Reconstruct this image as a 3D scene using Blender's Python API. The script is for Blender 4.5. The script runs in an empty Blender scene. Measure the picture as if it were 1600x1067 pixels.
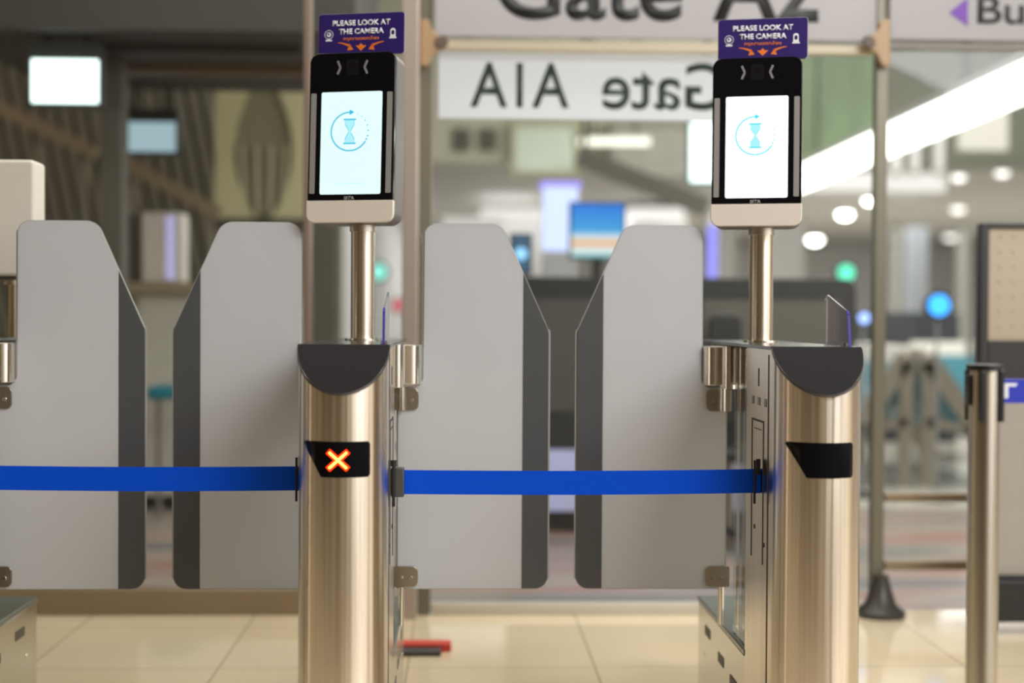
import bpy, bmesh, math, random
from mathutils import Vector, Matrix
random.seed(7)
SC = bpy.context.scene
COL = SC.collection
R = math.radians

# ------------------------------------------------------------------ camera
FPX = 2222.2
ZC = 1.15
cam = bpy.data.cameras.new('camera'); cam.lens = 50; cam.sensor_width = 36
cam.dof.use_dof = True; cam.dof.focus_distance = 3.62; cam.dof.aperture_fstop = 1.05
camo = bpy.data.objects.new('camera', cam); COL.objects.link(camo)
CR = Matrix.Rotation(R(-2.06), 4, 'Z') @ Matrix.Rotation(R(90 - 0.93), 4, 'X') @ Matrix.Rotation(R(0.33), 4, 'Z')
camo.matrix_world = Matrix.Translation((0, 0, ZC)) @ CR
SC.camera = camo
vs = SC.view_settings
vs.view_transform = 'Standard'; vs.look = 'None'; vs.gamma = 1; vs.use_curve_mapping = False; vs.exposure = 0.0

def P(px, py, Y):
    """point of the place seen at a photo pixel, on the plane at distance Y"""
    d = CR.to_3x3() @ Vector(((px - 800) / FPX, -(py - 533.5) / FPX, -1))
    return Vector((0, 0, ZC)) + d * (Y / d.y)

# ------------------------------------------------------------------ world : made-up bright and dark bands that stripe the steel reflections
w = bpy.data.worlds.new('reflection_bands'); SC.world = w; w.use_nodes = True
nt = w.node_tree; nt.nodes.clear()
N = nt.nodes.new; L = nt.links.new
out = N('ShaderNodeOutputWorld'); bg = N('ShaderNodeBackground')
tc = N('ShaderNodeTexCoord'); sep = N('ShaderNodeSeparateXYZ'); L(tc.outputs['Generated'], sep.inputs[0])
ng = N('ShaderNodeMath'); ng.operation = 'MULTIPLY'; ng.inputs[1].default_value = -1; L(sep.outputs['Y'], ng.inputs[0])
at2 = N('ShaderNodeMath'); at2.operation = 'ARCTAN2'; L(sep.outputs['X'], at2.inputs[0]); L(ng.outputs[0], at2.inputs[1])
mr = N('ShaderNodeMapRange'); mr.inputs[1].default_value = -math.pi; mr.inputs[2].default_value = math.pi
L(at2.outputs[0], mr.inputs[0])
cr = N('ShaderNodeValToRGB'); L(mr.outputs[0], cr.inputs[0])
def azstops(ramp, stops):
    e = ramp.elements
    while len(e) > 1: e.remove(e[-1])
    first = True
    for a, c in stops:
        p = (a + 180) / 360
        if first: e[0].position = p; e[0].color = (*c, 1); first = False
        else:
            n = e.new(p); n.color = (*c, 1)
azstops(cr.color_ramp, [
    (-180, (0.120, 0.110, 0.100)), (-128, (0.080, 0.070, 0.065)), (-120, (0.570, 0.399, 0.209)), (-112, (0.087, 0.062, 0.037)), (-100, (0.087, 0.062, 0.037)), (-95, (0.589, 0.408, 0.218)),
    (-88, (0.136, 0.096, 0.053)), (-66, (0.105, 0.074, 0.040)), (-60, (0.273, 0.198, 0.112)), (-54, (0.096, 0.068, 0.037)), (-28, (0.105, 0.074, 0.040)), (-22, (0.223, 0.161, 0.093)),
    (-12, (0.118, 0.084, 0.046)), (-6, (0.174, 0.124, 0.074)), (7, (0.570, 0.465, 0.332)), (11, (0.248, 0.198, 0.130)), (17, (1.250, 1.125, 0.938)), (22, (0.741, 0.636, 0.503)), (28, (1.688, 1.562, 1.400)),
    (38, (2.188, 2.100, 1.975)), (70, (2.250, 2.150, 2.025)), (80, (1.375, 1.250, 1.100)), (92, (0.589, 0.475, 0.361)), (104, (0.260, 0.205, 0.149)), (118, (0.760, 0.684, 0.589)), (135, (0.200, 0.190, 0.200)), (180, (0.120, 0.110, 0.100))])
# overhead the bands fade to one flat grey fill
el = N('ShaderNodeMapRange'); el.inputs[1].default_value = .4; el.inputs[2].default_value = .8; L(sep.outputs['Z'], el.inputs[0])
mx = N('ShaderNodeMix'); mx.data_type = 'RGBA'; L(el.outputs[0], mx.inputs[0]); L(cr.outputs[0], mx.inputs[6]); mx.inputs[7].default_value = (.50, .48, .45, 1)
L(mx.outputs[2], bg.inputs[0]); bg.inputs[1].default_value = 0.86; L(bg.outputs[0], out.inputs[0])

def area(name, loc, size, power, col=(1, .95, .88), rot=(0, 0, 0)):
    l = bpy.data.lights.new(name, 'AREA'); l.shape = 'RECTANGLE'; l.size, l.size_y = size; l.energy = power; l.color = col
    o = bpy.data.objects.new(name, l); COL.objects.link(o); o.location = loc; o.rotation_euler = rot
    return o
area('concourse_fill_light', (2.9, .7, 3.6), (2.6, 1.2), 185, (.96, .97, 1), (R(25), R(25), 0))  # unseen light added for the wing fronts and the right-hand steel highlight
area('lobby_fill_light', (1.5, 6.6, 3.6), (5, .6), 75, (.97, .97, 1))  # added light without a fitting, lifts the sign back and the floor
area('floor_fill_light', (.2, 4.75, 3.7), (5, .5), 72, (1, .96, .88))  # added to brighten the floor between pedestals and partition, no fitting there
area('hall_fill_light', (4.5, 11, 5.4), (7, 5), 480, (1, .98, .95))  # unseen area light added to set the brightness of the hall
area('hall_fill_light', (5.5, 22, 2.72), (12, 8), 650, (1, .98, .97))  # second added hall light, just under the soffit
area('stair_fill_light', (-2.3, 8.2, 3.9), (3, 1.2), 22, (1, .90, .70))  # weak warm light added behind the left-hand wings

# ------------------------------------------------------------------ materials
MATS = {}
def mat(name, col, rough=.5, metal=0, emit=None, estr=1, noise=0, nscale=20, stretch=(1, 1, 1), spec=None, coat=0, bump=0):
    if name in MATS: return MATS[name]
    m = bpy.data.materials.new(name); m.use_nodes = True; t = m.node_tree
    b = t.nodes['Principled BSDF']
    b.inputs['Base Color'].default_value = (*col, 1); b.inputs['Roughness'].default_value = rough; b.inputs['Metallic'].default_value = metal
    if spec is not None: b.inputs['Specular IOR Level'].default_value = spec
    if coat: b.inputs['Coat Weight'].default_value = coat; b.inputs['Coat Roughness'].default_value = .05
    if emit: b.inputs['Emission Color'].default_value = (*emit, 1); b.inputs['Emission Strength'].default_value = estr
    if noise or bump:
        c = t.nodes.new('ShaderNodeTexCoord'); mp = t.nodes.new('ShaderNodeMapping'); mp.inputs['Scale'].default_value = stretch
        n = t.nodes.new('ShaderNodeTexNoise'); n.inputs['Scale'].default_value = nscale; n.inputs['Detail'].default_value = 4
        t.links.new(c.outputs['Object'], mp.inputs[0]); t.links.new(mp.outputs[0], n.inputs['Vector'])
        if noise:
            r = t.nodes.new('ShaderNodeMapRange'); r.inputs[3].default_value = 1 - noise; r.inputs[4].default_value = 1 + noise
            t.links.new(n.outputs['Fac'], r.inputs[0])
            v = t.nodes.new('ShaderNodeVectorMath'); v.operation = 'SCALE'; v.inputs[0].default_value = col
            t.links.new(r.outputs[0], v.inputs['Scale']); t.links.new(v.outputs[0], b.inputs['Base Color'])
        if bump:
            bp = t.nodes.new('ShaderNodeBump'); bp.inputs['Strength'].default_value = bump; bp.inputs['Distance'].default_value = .002
            t.links.new(n.outputs['Fac'], bp.inputs['Height']); t.links.new(bp.outputs[0], b.inputs['Normal'])
    MATS[name] = m; return m

def thin_glass(name, tint, gloss=.08, gmax=.6, rough=0.0, body=None, bodyfac=0):
    """clear sheet: transparent body, fresnel reflection, optional slight milky body"""
    m = bpy.data.materials.new(name); m.use_nodes = True; t = m.node_tree; t.nodes.clear()
    o = t.nodes.new('ShaderNodeOutputMaterial'); tr = t.nodes.new('ShaderNodeBsdfTransparent'); tr.inputs[0].default_value = (*tint, 1)
    gl = t.nodes.new('ShaderNodeBsdfGlossy'); gl.inputs['Roughness'].default_value = rough
    lw = t.nodes.new('ShaderNodeFresnel'); lw.inputs[0].default_value = 1.3
    mr_ = t.nodes.new('ShaderNodeMapRange'); mr_.inputs[3].default_value = 0; mr_.inputs[4].default_value = gmax
    t.links.new(lw.outputs[0], mr_.inputs[0])
    mixn = t.nodes.new('ShaderNodeMixShader'); t.links.new(mr_.outputs[0], mixn.inputs[0])
    base = tr
    if body:
        d = t.nodes.new('ShaderNodeBsdfDiffuse'); d.inputs[0].default_value = (*body, 1)
        mm = t.nodes.new('ShaderNodeMixShader'); mm.inputs[0].default_value = bodyfac
        t.links.new(tr.outputs[0], mm.inputs[1]); t.links.new(d.outputs[0], mm.inputs[2]); base = mm
    t.links.new(base.outputs[0], mixn.inputs[1]); t.links.new(gl.outputs[0], mixn.inputs[2]); t.links.new(mixn.outputs[0], o.inputs[0])
    MATS[name] = m; return m

def frosted(name, col, trans, rough=.35):
    m = bpy.data.materials.new(name); m.use_nodes = True; t = m.node_tree; t.nodes.clear()
    o = t.nodes.new('ShaderNodeOutputMaterial'); p = t.nodes.new('ShaderNodeBsdfPrincipled')
    p.inputs['Base Color'].default_value = (*col, 1); p.inputs['Roughness'].default_value = rough; p.inputs['Specular IOR Level'].default_value = .35
    c = t.nodes.new('ShaderNodeTexCoord'); n = t.nodes.new('ShaderNodeTexNoise'); n.inputs['Scale'].default_value = 2.2; n.inputs['Detail'].default_value = 2
    t.links.new(c.outputs['Object'], n.inputs['Vector'])
    r = t.nodes.new('ShaderNodeMapRange'); r.inputs[3].default_value = .93; r.inputs[4].default_value = 1.07; t.links.new(n.outputs['Fac'], r.inputs[0])
    v = t.nodes.new('ShaderNodeVectorMath'); v.operation = 'SCALE'; v.inputs[0].default_value = col; t.links.new(r.outputs[0], v.inputs['Scale'])
    t.links.new(v.outputs[0], p.inputs['Base Color'])
    tl = t.nodes.new('ShaderNodeBsdfTranslucent'); tl.inputs[0].default_value = (*col, 1)
    mm = t.nodes.new('ShaderNodeMixShader'); mm.inputs[0].default_value = trans
    t.links.new(p.outputs[0], mm.inputs[1]); t.links.new(tl.outputs[0], mm.inputs[2]); t.links.new(mm.outputs[0], o.inputs[0])
    MATS[name] = m; return m

def brushed(name, col, rough, streak=.12, vertical=True, aniso=0):
    m = bpy.data.materials.new(name); m.use_nodes = True; t = m.node_tree; b = t.nodes['Principled BSDF']
    b.inputs['Metallic'].default_value = 1; b.inputs['Roughness'].default_value = rough
    c = t.nodes.new('ShaderNodeTexCoord'); mp = t.nodes.new('ShaderNodeMapping')
    mp.inputs['Scale'].default_value = (60, 60, .6) if vertical else (2, 2, 120)
    n = t.nodes.new('ShaderNodeTexNoise'); n.inputs['Scale'].default_value = 2; n.inputs['Detail'].default_value = 5
    t.links.new(c.outputs['Object'], mp.inputs[0]); t.links.new(mp.outputs[0], n.inputs['Vector'])
    r = t.nodes.new('ShaderNodeMapRange'); r.inputs[3].default_value = 1 - streak; r.inputs[4].default_value = 1 + streak; t.links.new(n.outputs['Fac'], r.inputs[0])
    v = t.nodes.new('ShaderNodeVectorMath'); v.operation = 'SCALE'; v.inputs[0].default_value = col; t.links.new(r.outputs[0], v.inputs['Scale'])
    t.links.new(v.outputs[0], b.inputs['Base Color'])
    r2 = t.nodes.new('ShaderNodeMapRange'); r2.inputs[3].default_value = rough * .8; r2.inputs[4].default_value = rough * 1.25; t.links.new(n.outputs['Fac'], r2.inputs[0])
    t.links.new(r2.outputs[0], b.inputs['Roughness'])
    if aniso:
        b.inputs['Anisotropic'].default_value = aniso; b.inputs['Anisotropic Rotation'].default_value = .25
        tg = t.nodes.new('ShaderNodeTangent'); tg.direction_type = 'RADIAL'; tg.axis = 'Z'; t.links.new(tg.outputs[0], b.inputs['Tangent'])
    MATS[name] = m; return m

STEEL = brushed('brushed_steel', (.80, .715, .60), .22, .28, aniso=.97)  # colour streaks mix brushed grain with painted reflection stripes
STEEL_POST = brushed('post_steel', (.56, .52, .44), .22, .25, aniso=.97)
STEEL_PLAIN = brushed('satin_steel', (.66, .61, .54), .30, .08)
STEEL_SIDE = brushed('side_steel', (.62, .60, .54), .22, .05)
CHROME = mat('polished_steel', (.80, .76, .70), .12, 1)
BRACKET = mat('bracket_steel', (.46, .41, .34), .30, 1)
CAPBLK = mat('black_cap_plastic', (.011, .0095, .0098), .5, noise=.15, nscale=300, spec=.18)
BLK = mat('black_plastic', (.012, .012, .013), .35)
GLOSSBLK = mat('black_glass', (.004, .004, .005), .12, spec=.18)
DARKTOP = mat('dark_glass_top', (.05, .055, .05), .15)
WHITEP = mat('warm_white_plastic', (.72, .64, .54), .4)
GREYSTRIP = mat('grey_light_strip', (.28, .26, .24), .4)
FROST = frosted('frosted_glass', (.67, .675, .685), .36)
BAND = mat('charcoal_glass_band', (.075, .078, .08), .22, noise=.1, nscale=2)
EDGE = mat('polished_glass_edge', (.36, .37, .33), .2)
GLASS = thin_glass('clear_glass', (.97, .985, .97), gmax=.9)
PANE = thin_glass('partition_glass', (.95, .965, .95), gmax=.5, body=(.5, .5, .5), bodyfac=.004)
ACRYL = thin_glass('clear_acrylic', (.84, .84, .88), gmax=.5, body=(.55, .55, .6), bodyfac=.16)
VIOLET = mat('violet_edge', (.06, .05, .30), .25)
BELT = mat('blue_belt_webbing', (.002, .065, .56), .6, noise=.06, nscale=300, bump=.2, spec=.08)
INDIGO = mat('indigo_sign_face', (.030, .013, .125), .45, spec=.25)
WHITE = mat('white_print', (.82, .82, .84), .5)
ORANGE = mat('orange_print', (.85, .20, .02), .5)

# ------------------------------------------------------------------ mesh helpers
class MB:
    def __init__(s): s.bm = bmesh.new()
    def box(s, x0, y0, z0, x1, y1, z1):
        vs_ = [s.bm.verts.new((x, y, z)) for x in (x0, x1) for y in (y0, y1) for z in (z0, z1)]
        for f in ((0, 1, 3, 2), (4, 6, 7, 5), (0, 4, 5, 1), (2, 3, 7, 6), (0, 2, 6, 4), (1, 5, 7, 3)): s.bm.faces.new([vs_[i] for i in f])
        return s
    def prism(s, pts, a0, a1, axis='y'):
        """extrude a closed outline. axis y: pts are (x,z); axis z: (x,y); axis x: (y,z)"""
        def mk(p, a):
            return (p[0], a, p[1]) if axis == 'y' else ((p[0], p[1], a) if axis == 'z' else (a, p[0], p[1]))
        A = [s.bm.verts.new(mk(p, a0)) for p in pts]; B = [s.bm.verts.new(mk(p, a1)) for p in pts]
        n = len(pts)
        s.bm.faces.new(A[::-1]); s.bm.faces.new(B)
        for i in range(n): s.bm.faces.new((A[i], A[(i + 1) % n], B[(i + 1) % n], B[i]))
        return s
    def cyl(s, p0, p1, r0, r1=None, seg=32):
        r1 = r0 if r1 is None else r1
        p0, p1 = Vector(p0), Vector(p1); d = (p1 - p0).normalized()
        u = d.orthogonal().normalized(); v = d.cross(u)
        A, B = [], []
        for i in range(seg):
            a = 2 * math.pi * i / seg; e = u * math.cos(a) + v * math.sin(a)
            A.append(s.bm.verts.new(p0 + e * r0)); B.append(s.bm.verts.new(p1 + e * r1))
        s.bm.faces.new(A[::-1]); s.bm.faces.new(B)
        for i in range(seg): s.bm.faces.new((A[i], A[(i + 1) % seg], B[(i + 1) % seg], B[i]))
        return s
    def lathe(s, prof, cx=0, cy=0, seg=40):
        rings = []
        for r, z in prof:
            rings.append([s.bm.verts.new((cx + r * math.cos(2 * math.pi * i / seg), cy + r * math.sin(2 * math.pi * i / seg), z)) for i in range(seg)])
        for a, b in zip(rings, rings[1:]):
            for i in range(seg): s.bm.faces.new((a[i], a[(i + 1) % seg], b[(i + 1) % seg], b[i]))
        s.bm.faces.new(rings[0][::-1]); s.bm.faces.new(rings[-1])
        return s
    def bar(s, p0, p1, wx, wz):
        """straight square bar between two points"""
        p0, p1 = Vector(p0), Vector(p1); d = (p1 - p0).normalized()
        up = Vector((0, 0, 1)) if abs(d.z) < .95 else Vector((0, 1, 0))
        u = d.cross(up).normalized() * wx / 2; v = u.cross(d).normalized() * wz / 2
        A = [s.bm.verts.new(p0 + a * u + b * v) for a, b in ((-1, -1), (1, -1), (1, 1), (-1, 1))]
        B = [s.bm.verts.new(p1 + a * u + b * v) for a, b in ((-1, -1), (1, -1), (1, 1), (-1, 1))]
        s.bm.faces.new(A[::-1]); s.bm.faces.new(B)
        for i in range(4): s.bm.faces.new((A[i], A[(i + 1) % 4], B[(i + 1) % 4], B[i]))
        return s
    def strip(s, L1, L2, th, nrm):
        """ribbon solid between two polylines of points, thickened along nrm"""
        n = Vector(nrm) * th
        a = [s.bm.verts.new(p) for p in L1]; b = [s.bm.verts.new(p) for p in L2]
        c = [s.bm.verts.new(Vector(p) + n) for p in L1]; d = [s.bm.verts.new(Vector(p) + n) for p in L2]
        k = len(L1)
        for i in range(k - 1):
            for q in ((a[i], a[i+1], b[i+1], b[i]), (d[i], d[i+1], c[i+1], c[i]), (c[i], c[i+1], a[i+1], a[i]), (b[i], b[i+1], d[i+1], d[i])): s.bm.faces.new(q)
        s.bm.faces.new((a[0], b[0], d[0], c[0])); s.bm.faces.new((a[-1], c[-1], d[-1], b[-1]))
        return s
    def build(s, name, m, parent=None, bevel=0, smooth=True, seg=2, loc=None, ang=35):
        bmesh.ops.recalc_face_normals(s.bm, faces=s.bm.faces)
        me = bpy.data.meshes.new(name); s.bm.to_mesh(me); s.bm.free()
        if smooth:
            for p in me.polygons: p.use_smooth = True
            me.set_sharp_from_angle(angle=R(ang))
        me.materials.append(m)
        o = bpy.data.objects.new(name, me); COL.objects.link(o)
        if parent: o.parent = parent
        if loc is not None: o.location = loc
        if bevel:
            b = o.modifiers.new('bevel', 'BEVEL'); b.width = bevel; b.segments = seg; b.limit_method = 'ANGLE'; b.angle_limit = R(40); b.harden_normals = False
        return o

def rpoly(pts, seg=7):
    """outline with rounded corners: pts = (x, y, radius)"""
    res = []; n = len(pts)
    for i in range(n):
        p = Vector(pts[i][:2]); r = pts[i][2] if len(pts[i]) > 2 else 0
        if r <= 0: res.append((p.x, p.y)); continue
        a = (Vector(pts[i - 1][:2]) - p).normalized(); b = (Vector(pts[(i + 1) % n][:2]) - p).normalized()
        ang = a.angle(b); d = min(r / math.tan(ang / 2), (Vector(pts[i-1][:2]) - p).length * .49, (Vector(pts[(i+1) % n][:2]) - p).length * .49)
        rr = d * math.tan(ang / 2)
        c = p + (a + b).normalized() * (rr / math.sin(ang / 2))
        s_ = p + a * d - c; e_ = p + b * d - c
        tot = s_.angle(e_); sg = 1 if s_.x * e_.y - s_.y * e_.x > 0 else -1
        for k in range(seg + 1):
            t = sg * tot * k / seg
            res.append((c.x + s_.x * math.cos(t) - s_.y * math.sin(t), c.y + s_.x * math.sin(t) + s_.y * math.cos(t)))
    return res

def tag(o, label=None, cat=None, group=None, kind=None):
    if label: o['label'] = label
    if cat: o['category'] = cat
    if group: o['group'] = group
    if kind: o['kind'] = kind
    return o
def thing(name, loc, label, cat, group=None, rz=0):
    o = bpy.data.objects.new(name, None); COL.objects.link(o); o.location = loc; o.rotation_euler = (0, 0, rz); o.empty_display_size = .1
    return tag(o, label, cat, group)
def children(o): return [c for c in list(COL.objects) if c.parent == o]
def copy_tree(o, parent=None):
    c = o.copy(); COL.objects.link(c); c.parent = parent
    for ch in children(o):
        if ch != c: copy_tree(ch, c)
    return c
def struct(o): o['kind'] = 'structure'; return o

def text(s, size, m, parent, name='lettering', loc=(0, 0, 0), rot=(R(90), 0, 0), depth=.0008, bold=0, width=None, height=None, align='CENTER', mirror=False, space=1):
    cu = bpy.data.curves.new('t', 'FONT'); cu.body = s; cu.size = size; cu.extrude = 0; cu.offset = bold; cu.align_x = 'LEFT'; cu.space_character = space
    to = bpy.data.objects.new('t', cu); COL.objects.link(to)
    dg = bpy.context.evaluated_depsgraph_get(); dg.update()
    me = bpy.data.meshes.new_from_object(to.evaluated_get(dg)); bpy.data.objects.remove(to)
    xs = [v.co.x for v in me.vertices]; ys = [v.co.y for v in me.vertices]
    x0, x1, y0, y1 = min(xs), max(xs), min(ys), max(ys)
    sx = width / (x1 - x0) if width else 1; sy = height / (y1 - y0) if height else (sx if width else 1)
    if not width and height: sx = sy
    for v in me.vertices:
        x = (v.co.x - (x0 + x1) / 2) * sx; y = (v.co.y - (y0 + y1) / 2) * sy
        if mirror: x = -x
        v.co = (x, y, 0)
    bm = bmesh.new(); bm.from_mesh(me)
    r = bmesh.ops.extrude_face_region(bm, geom=bm.faces[:])
    for g in r['geom']:
        if isinstance(g, bmesh.types.BMVert): g.co.z += depth
    bmesh.ops.recalc_face_normals(bm, faces=bm.faces)
    bm.to_mesh(me); bm.free(); me.name = name
    me.materials.clear(); me.materials.append(m)
    o = bpy.data.objects.new(name, me); COL.objects.link(o); o.parent = parent; o.location = loc; o.rotation_euler = rot
    return o

def pxbox(px0, py0, px1, py1, Y, depth, floor=False):
    """solid box whose front covers those photo pixels at distance Y"""
    a = P(px0, py0, Y); b = P(px1, py1, Y)
    return MB().box(a.x, Y, 0 if floor else b.z, b.x, Y + depth, a.z)

# ================================================================== SETTING
# --- floor: 0.6 m polished tiles
def tile_mat():
    m = bpy.data.materials.new('polished_floor_tiles'); m.use_nodes = True; t = m.node_tree; b = t.nodes['Principled BSDF']
    c = t.nodes.new('ShaderNodeTexCoord'); mp = t.nodes.new('ShaderNodeMapping'); mp.inputs['Location'].default_value = (0.17, 0.28, 0)
    br = t.nodes.new('ShaderNodeTexBrick'); br.offset = 0; br.inputs['Scale'].default_value = 1
    br.inputs['Brick Width'].default_value = .618; br.inputs['Row Height'].default_value = .618; br.inputs['Mortar Size'].default_value = .003; br.inputs['Mortar Smooth'].default_value = .3
    br.inputs['Color1'].default_value = (.72, .59, .39, 1); br.inputs['Color2'].default_value = (.76, .63, .43, 1); br.inputs['Mortar'].default_value = (.34, .28, .19, 1)
    t.links.new(c.outputs['Object'], mp.inputs[0]); t.links.new(mp.outputs[0], br.inputs['Vector'])
    n = t.nodes.new('ShaderNodeTexNoise'); n.inputs['Scale'].default_value = 2.5; n.inputs['Detail'].default_value = 5; t.links.new(c.outputs['Object'], n.inputs['Vector'])
    r = t.nodes.new('ShaderNodeMapRange'); r.inputs[3].default_value = .93; r.inputs[4].default_value = 1.07; t.links.new(n.outputs['Fac'], r.inputs[0])
    v = t.nodes.new('ShaderNodeVectorMath'); v.operation = 'SCALE'; t.links.new(br.outputs['Color'], v.inputs[0]); t.links.new(r.outputs[0], v.inputs['Scale'])
    t.links.new(v.outputs[0], b.inputs['Base Color']); b.inputs['Roughness'].default_value = .07; b.inputs['Specular IOR Level'].default_value = .8
    return m
TILE = tile_mat()
TX = P(405, 965, 5.49).x; 
fl = struct(MB().box(-9, 2.1, -.06, 12, 5.58, 0).build('floor', TILE, smooth=False))
struct(MB().box(-9, -9, -.06, 12, 2.1, 0).build('floor', mat('added_brown_floor', (.15, .105, .062), .9, noise=.2, nscale=40), smooth=False))  # unseen dark floor added so the columns reflect brown
def carpet_mat():
    m = bpy.data.materials.new('gate_hall_carpet'); m.use_nodes = True; t = m.node_tree; b = t.nodes['Principled BSDF']
    c = t.nodes.new('ShaderNodeTexCoord'); wv = t.nodes.new('ShaderNodeTexNoise'); mp = t.nodes.new('ShaderNodeMapping')
    mp.inputs['Scale'].default_value = (.35, 2.0, 1); wv.inputs['Scale'].default_value = 1.0; wv.inputs['Detail'].default_value = 1
    t.links.new(c.outputs['Object'], mp.inputs[0]); t.links.new(mp.outputs[0], wv.inputs['Vector'])
    cr_ = t.nodes.new('ShaderNodeValToRGB'); e = cr_.color_ramp.elements
    e[0].position = .36; e[0].color = (.17, .16, .15, 1); e[1].position = .44; e[1].color = (.34, .29, .27, 1)
    for p, cc in ((.5, (.34, .17, .13, 1)), (.56, (.36, .30, .25, 1)), (.64, (.24, .22, .20, 1))):
        n = e.new(p); n.color = cc
    t.links.new(wv.outputs['Fac'], cr_.inputs[0]); t.links.new(cr_.outputs[0], b.inputs['Base Color']); b.inputs['Roughness'].default_value = .35
    return m
struct(MB().box(-9, 5.58, -.06, 12, 8.6, -.0).build('floor', carpet_mat(), smooth=False))
HALLF = mat('hall_floor_pale', (.66, .62, .54), .18, noise=.05, nscale=1)
struct(MB().box(-9, 8.6, -.06, 20, 34, 0).build('floor', HALLF, smooth=False))

# --- hall beyond the glass: walls, ceilings
GREYW = mat('pale_grey_wall', (.68, .67, .66), .7, noise=.05, nscale=.8)
DIMW = mat('dim_olive_wall', (.22, .20, .155), .8, noise=.08, nscale=1.2)
DARKC = mat('dark_bronze_ceiling', (.042, .035, .030), .6, noise=.2, nscale=2)
OLIVE = mat('olive_cream_fascia', (.50, .49, .37), .7, noise=.08, nscale=1)
struct(MB().box(-1, 32, 0, 20, 32.2, 3.0).build('wall_back', GREYW, smooth=False))
struct(MB().box(12, 5.6, 0, 12.2, 34, 7).build('wall_right', GREYW, smooth=False))
struct(MB().box(-1.0, 15, 2.8, 2.75, 15.3, 7).build('wall_mezzanine_front', OLIVE, smooth=False))
GREYG = mat('grey_green_upper_wall', (.17, .175, .14), .7, noise=.35, nscale=1.3)
struct(MB().box(2.75, 15, 2.8, 12, 15.3, 7).build('wall_mezzanine_right', GREYG, smooth=False))
struct(MB().box(-1.0, 15.3, 2.8, 20, 32, 2.95).build('ceiling', mat('grey_soffit', (.42, .41, .39), .6), smooth=False))
struct(MB().box(-9, 5.7, 5.8, 12, 15, 5.95).build('ceiling', mat('upper_ceiling', (.3, .29, .27), .8), smooth=False))
struct(MB().box(-9, 12, 0, -1.0, 12.15, 5.8).build('wall_left_back', DIMW, smooth=False))
struct(MB().box(-9.15, 5.6, 0, -9, 12.15, 5.8).build('wall_left', DIMW, smooth=False))
struct(MB().box(-1.1, 12.15, 0, -1.0, 32, 2.8).build('wall_hall_left', mat('white_hall_wall', (.6, .6, .6), .7), smooth=False))

# bulkhead (dark) at the top left behind the glass
a = P(-60, 62, 7.0); b = P(482, 62, 7.0)
struct(MB().box(a.x, 6.7, a.z, b.x + .25, 8.5, a.z + 1.4).build('ceiling_bulkhead', DARKC, smooth=False))
a = P(185, 112, 7.4); b = P(480, 112, 7.4)
WARMTRIM = mat('brown_header_trim', (.16, .105, .06), .5)
struct(MB().box(a.x, 7.05, P(0, 62, 7.4).z-.02, b.x, 7.6, P(0, 98, 7.4).z).build('trim_1', DARKC, smooth=False))
struct(MB().box(a.x, 7.4, a.z, b.x, 7.5, a.z + .06).build('trim_2', WARMTRIM, smooth=False))
struct(MB().box(P(156, 0, 7.2).x, 7.2, 0, P(190, 0, 7.2).x, 7.35, P(0, 40, 7.2).z).build('column_dark', mat('dark_mullion', (.085, .075, .06), .5), smooth=False))

# --- partition line: posts, base frame, beam
BRONZE = mat('bronze_frame', (.29, .22, .14), .4, .4, noise=.08, nscale=3)
POSTL = mat('champagne_post', (.46, .39, .34), .35, .6)
POSTG = mat('olive_post', (.17, .16, .115), .4, .3)
YP = 5.5
def post(name, px0, px1, py_top, m, Y=YP, d=.06, z0=0):
    a = P(px0, py_top, Y); b = P(px1, py_top, Y)
    return struct(MB().box(a.x, Y, z0, b.x, Y + d, a.z).build(name, m, bevel=.004))
post('trim_3', 475, 487, -40, mat('rose_bronze_post', (.22, .16, .125), .4, .4), d=.07)
post('trim_4', 630, 655, -40, POSTL, d=.09, Y=5.42)
post('trim_5', 657, 677, -40, POSTG, d=.05)
post('trim_6', 1371, 1390, -40, POSTG, d=.05)
zt = P(0, 912, YP).z
struct(MB().box(P(-60, 0, YP).x, YP, 0, P(474, 0, YP).x, YP + .06, P(250, 921, YP).z).build('baseboard_left', BRONZE, bevel=.004))
struct(MB().box(P(678, 0, YP).x, YP, 0, P(1370, 0, YP).x, YP + .06, P(900, 944, YP).z).build('baseboard_middle', mat('pale_sill', (.50, .45, .36), .4), bevel=.004))
struct(MB().box(P(1391, 0, YP).x, YP, P(0, 892, YP).z, P(1750, 0, YP).x, YP + .05, P(0, 877, YP).z).build('trim_7', BRONZE, bevel=.004))
struct(MB().box(P(1391, 0, YP).x, YP, P(0, 783, YP).z, P(1750, 0, YP).x, YP + .03, P(0, 769, YP).z).build('trim_8', BRONZE, bevel=.004))
struct(MB().lathe([(.095, 0), (.095, .02), (.06, .05), (.035, .13), (.03, .16)], P(1381, 0, YP).x, YP-.035).build('trim_9', mat('dark_post_foot', (.05, .045, .035), .4, .3)))
BEAM = mat('cream_beam', (.70, .62, .46), .4)
struct(MB().box(P(690, 0, YP).x, YP, P(1000, 80, YP).z, P(1362, 0, YP).x, YP + .05, P(1000, 66, YP).z).build('trim_10', BEAM, bevel=.004))
struct(MB().box(P(1391, 0, YP).x, YP, P(1500, 77, YP).z, P(1750, 0, YP).x, YP + .05, P(1500, 68, YP).z).build('trim_11', mat('grey_beam', (.30, .28, .26), .5), bevel=.003))
# panes
def pane(n, px0, px1, py0, py1, Y=YP + .025):
    a = P(px0, py0, Y); b = P(px1, py1, Y)
    struct(MB().box(a.x, Y, b.z, b.x, Y + .01, a.z).build('window_%d' % n, PANE, smooth=False))
pane(1, -80, 474, -40, 921); pane(2, 488, 629, -40, 955); pane(3, 678, 1370, 81, 944); pane(4, 1391, 1750, 78, 877)
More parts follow.
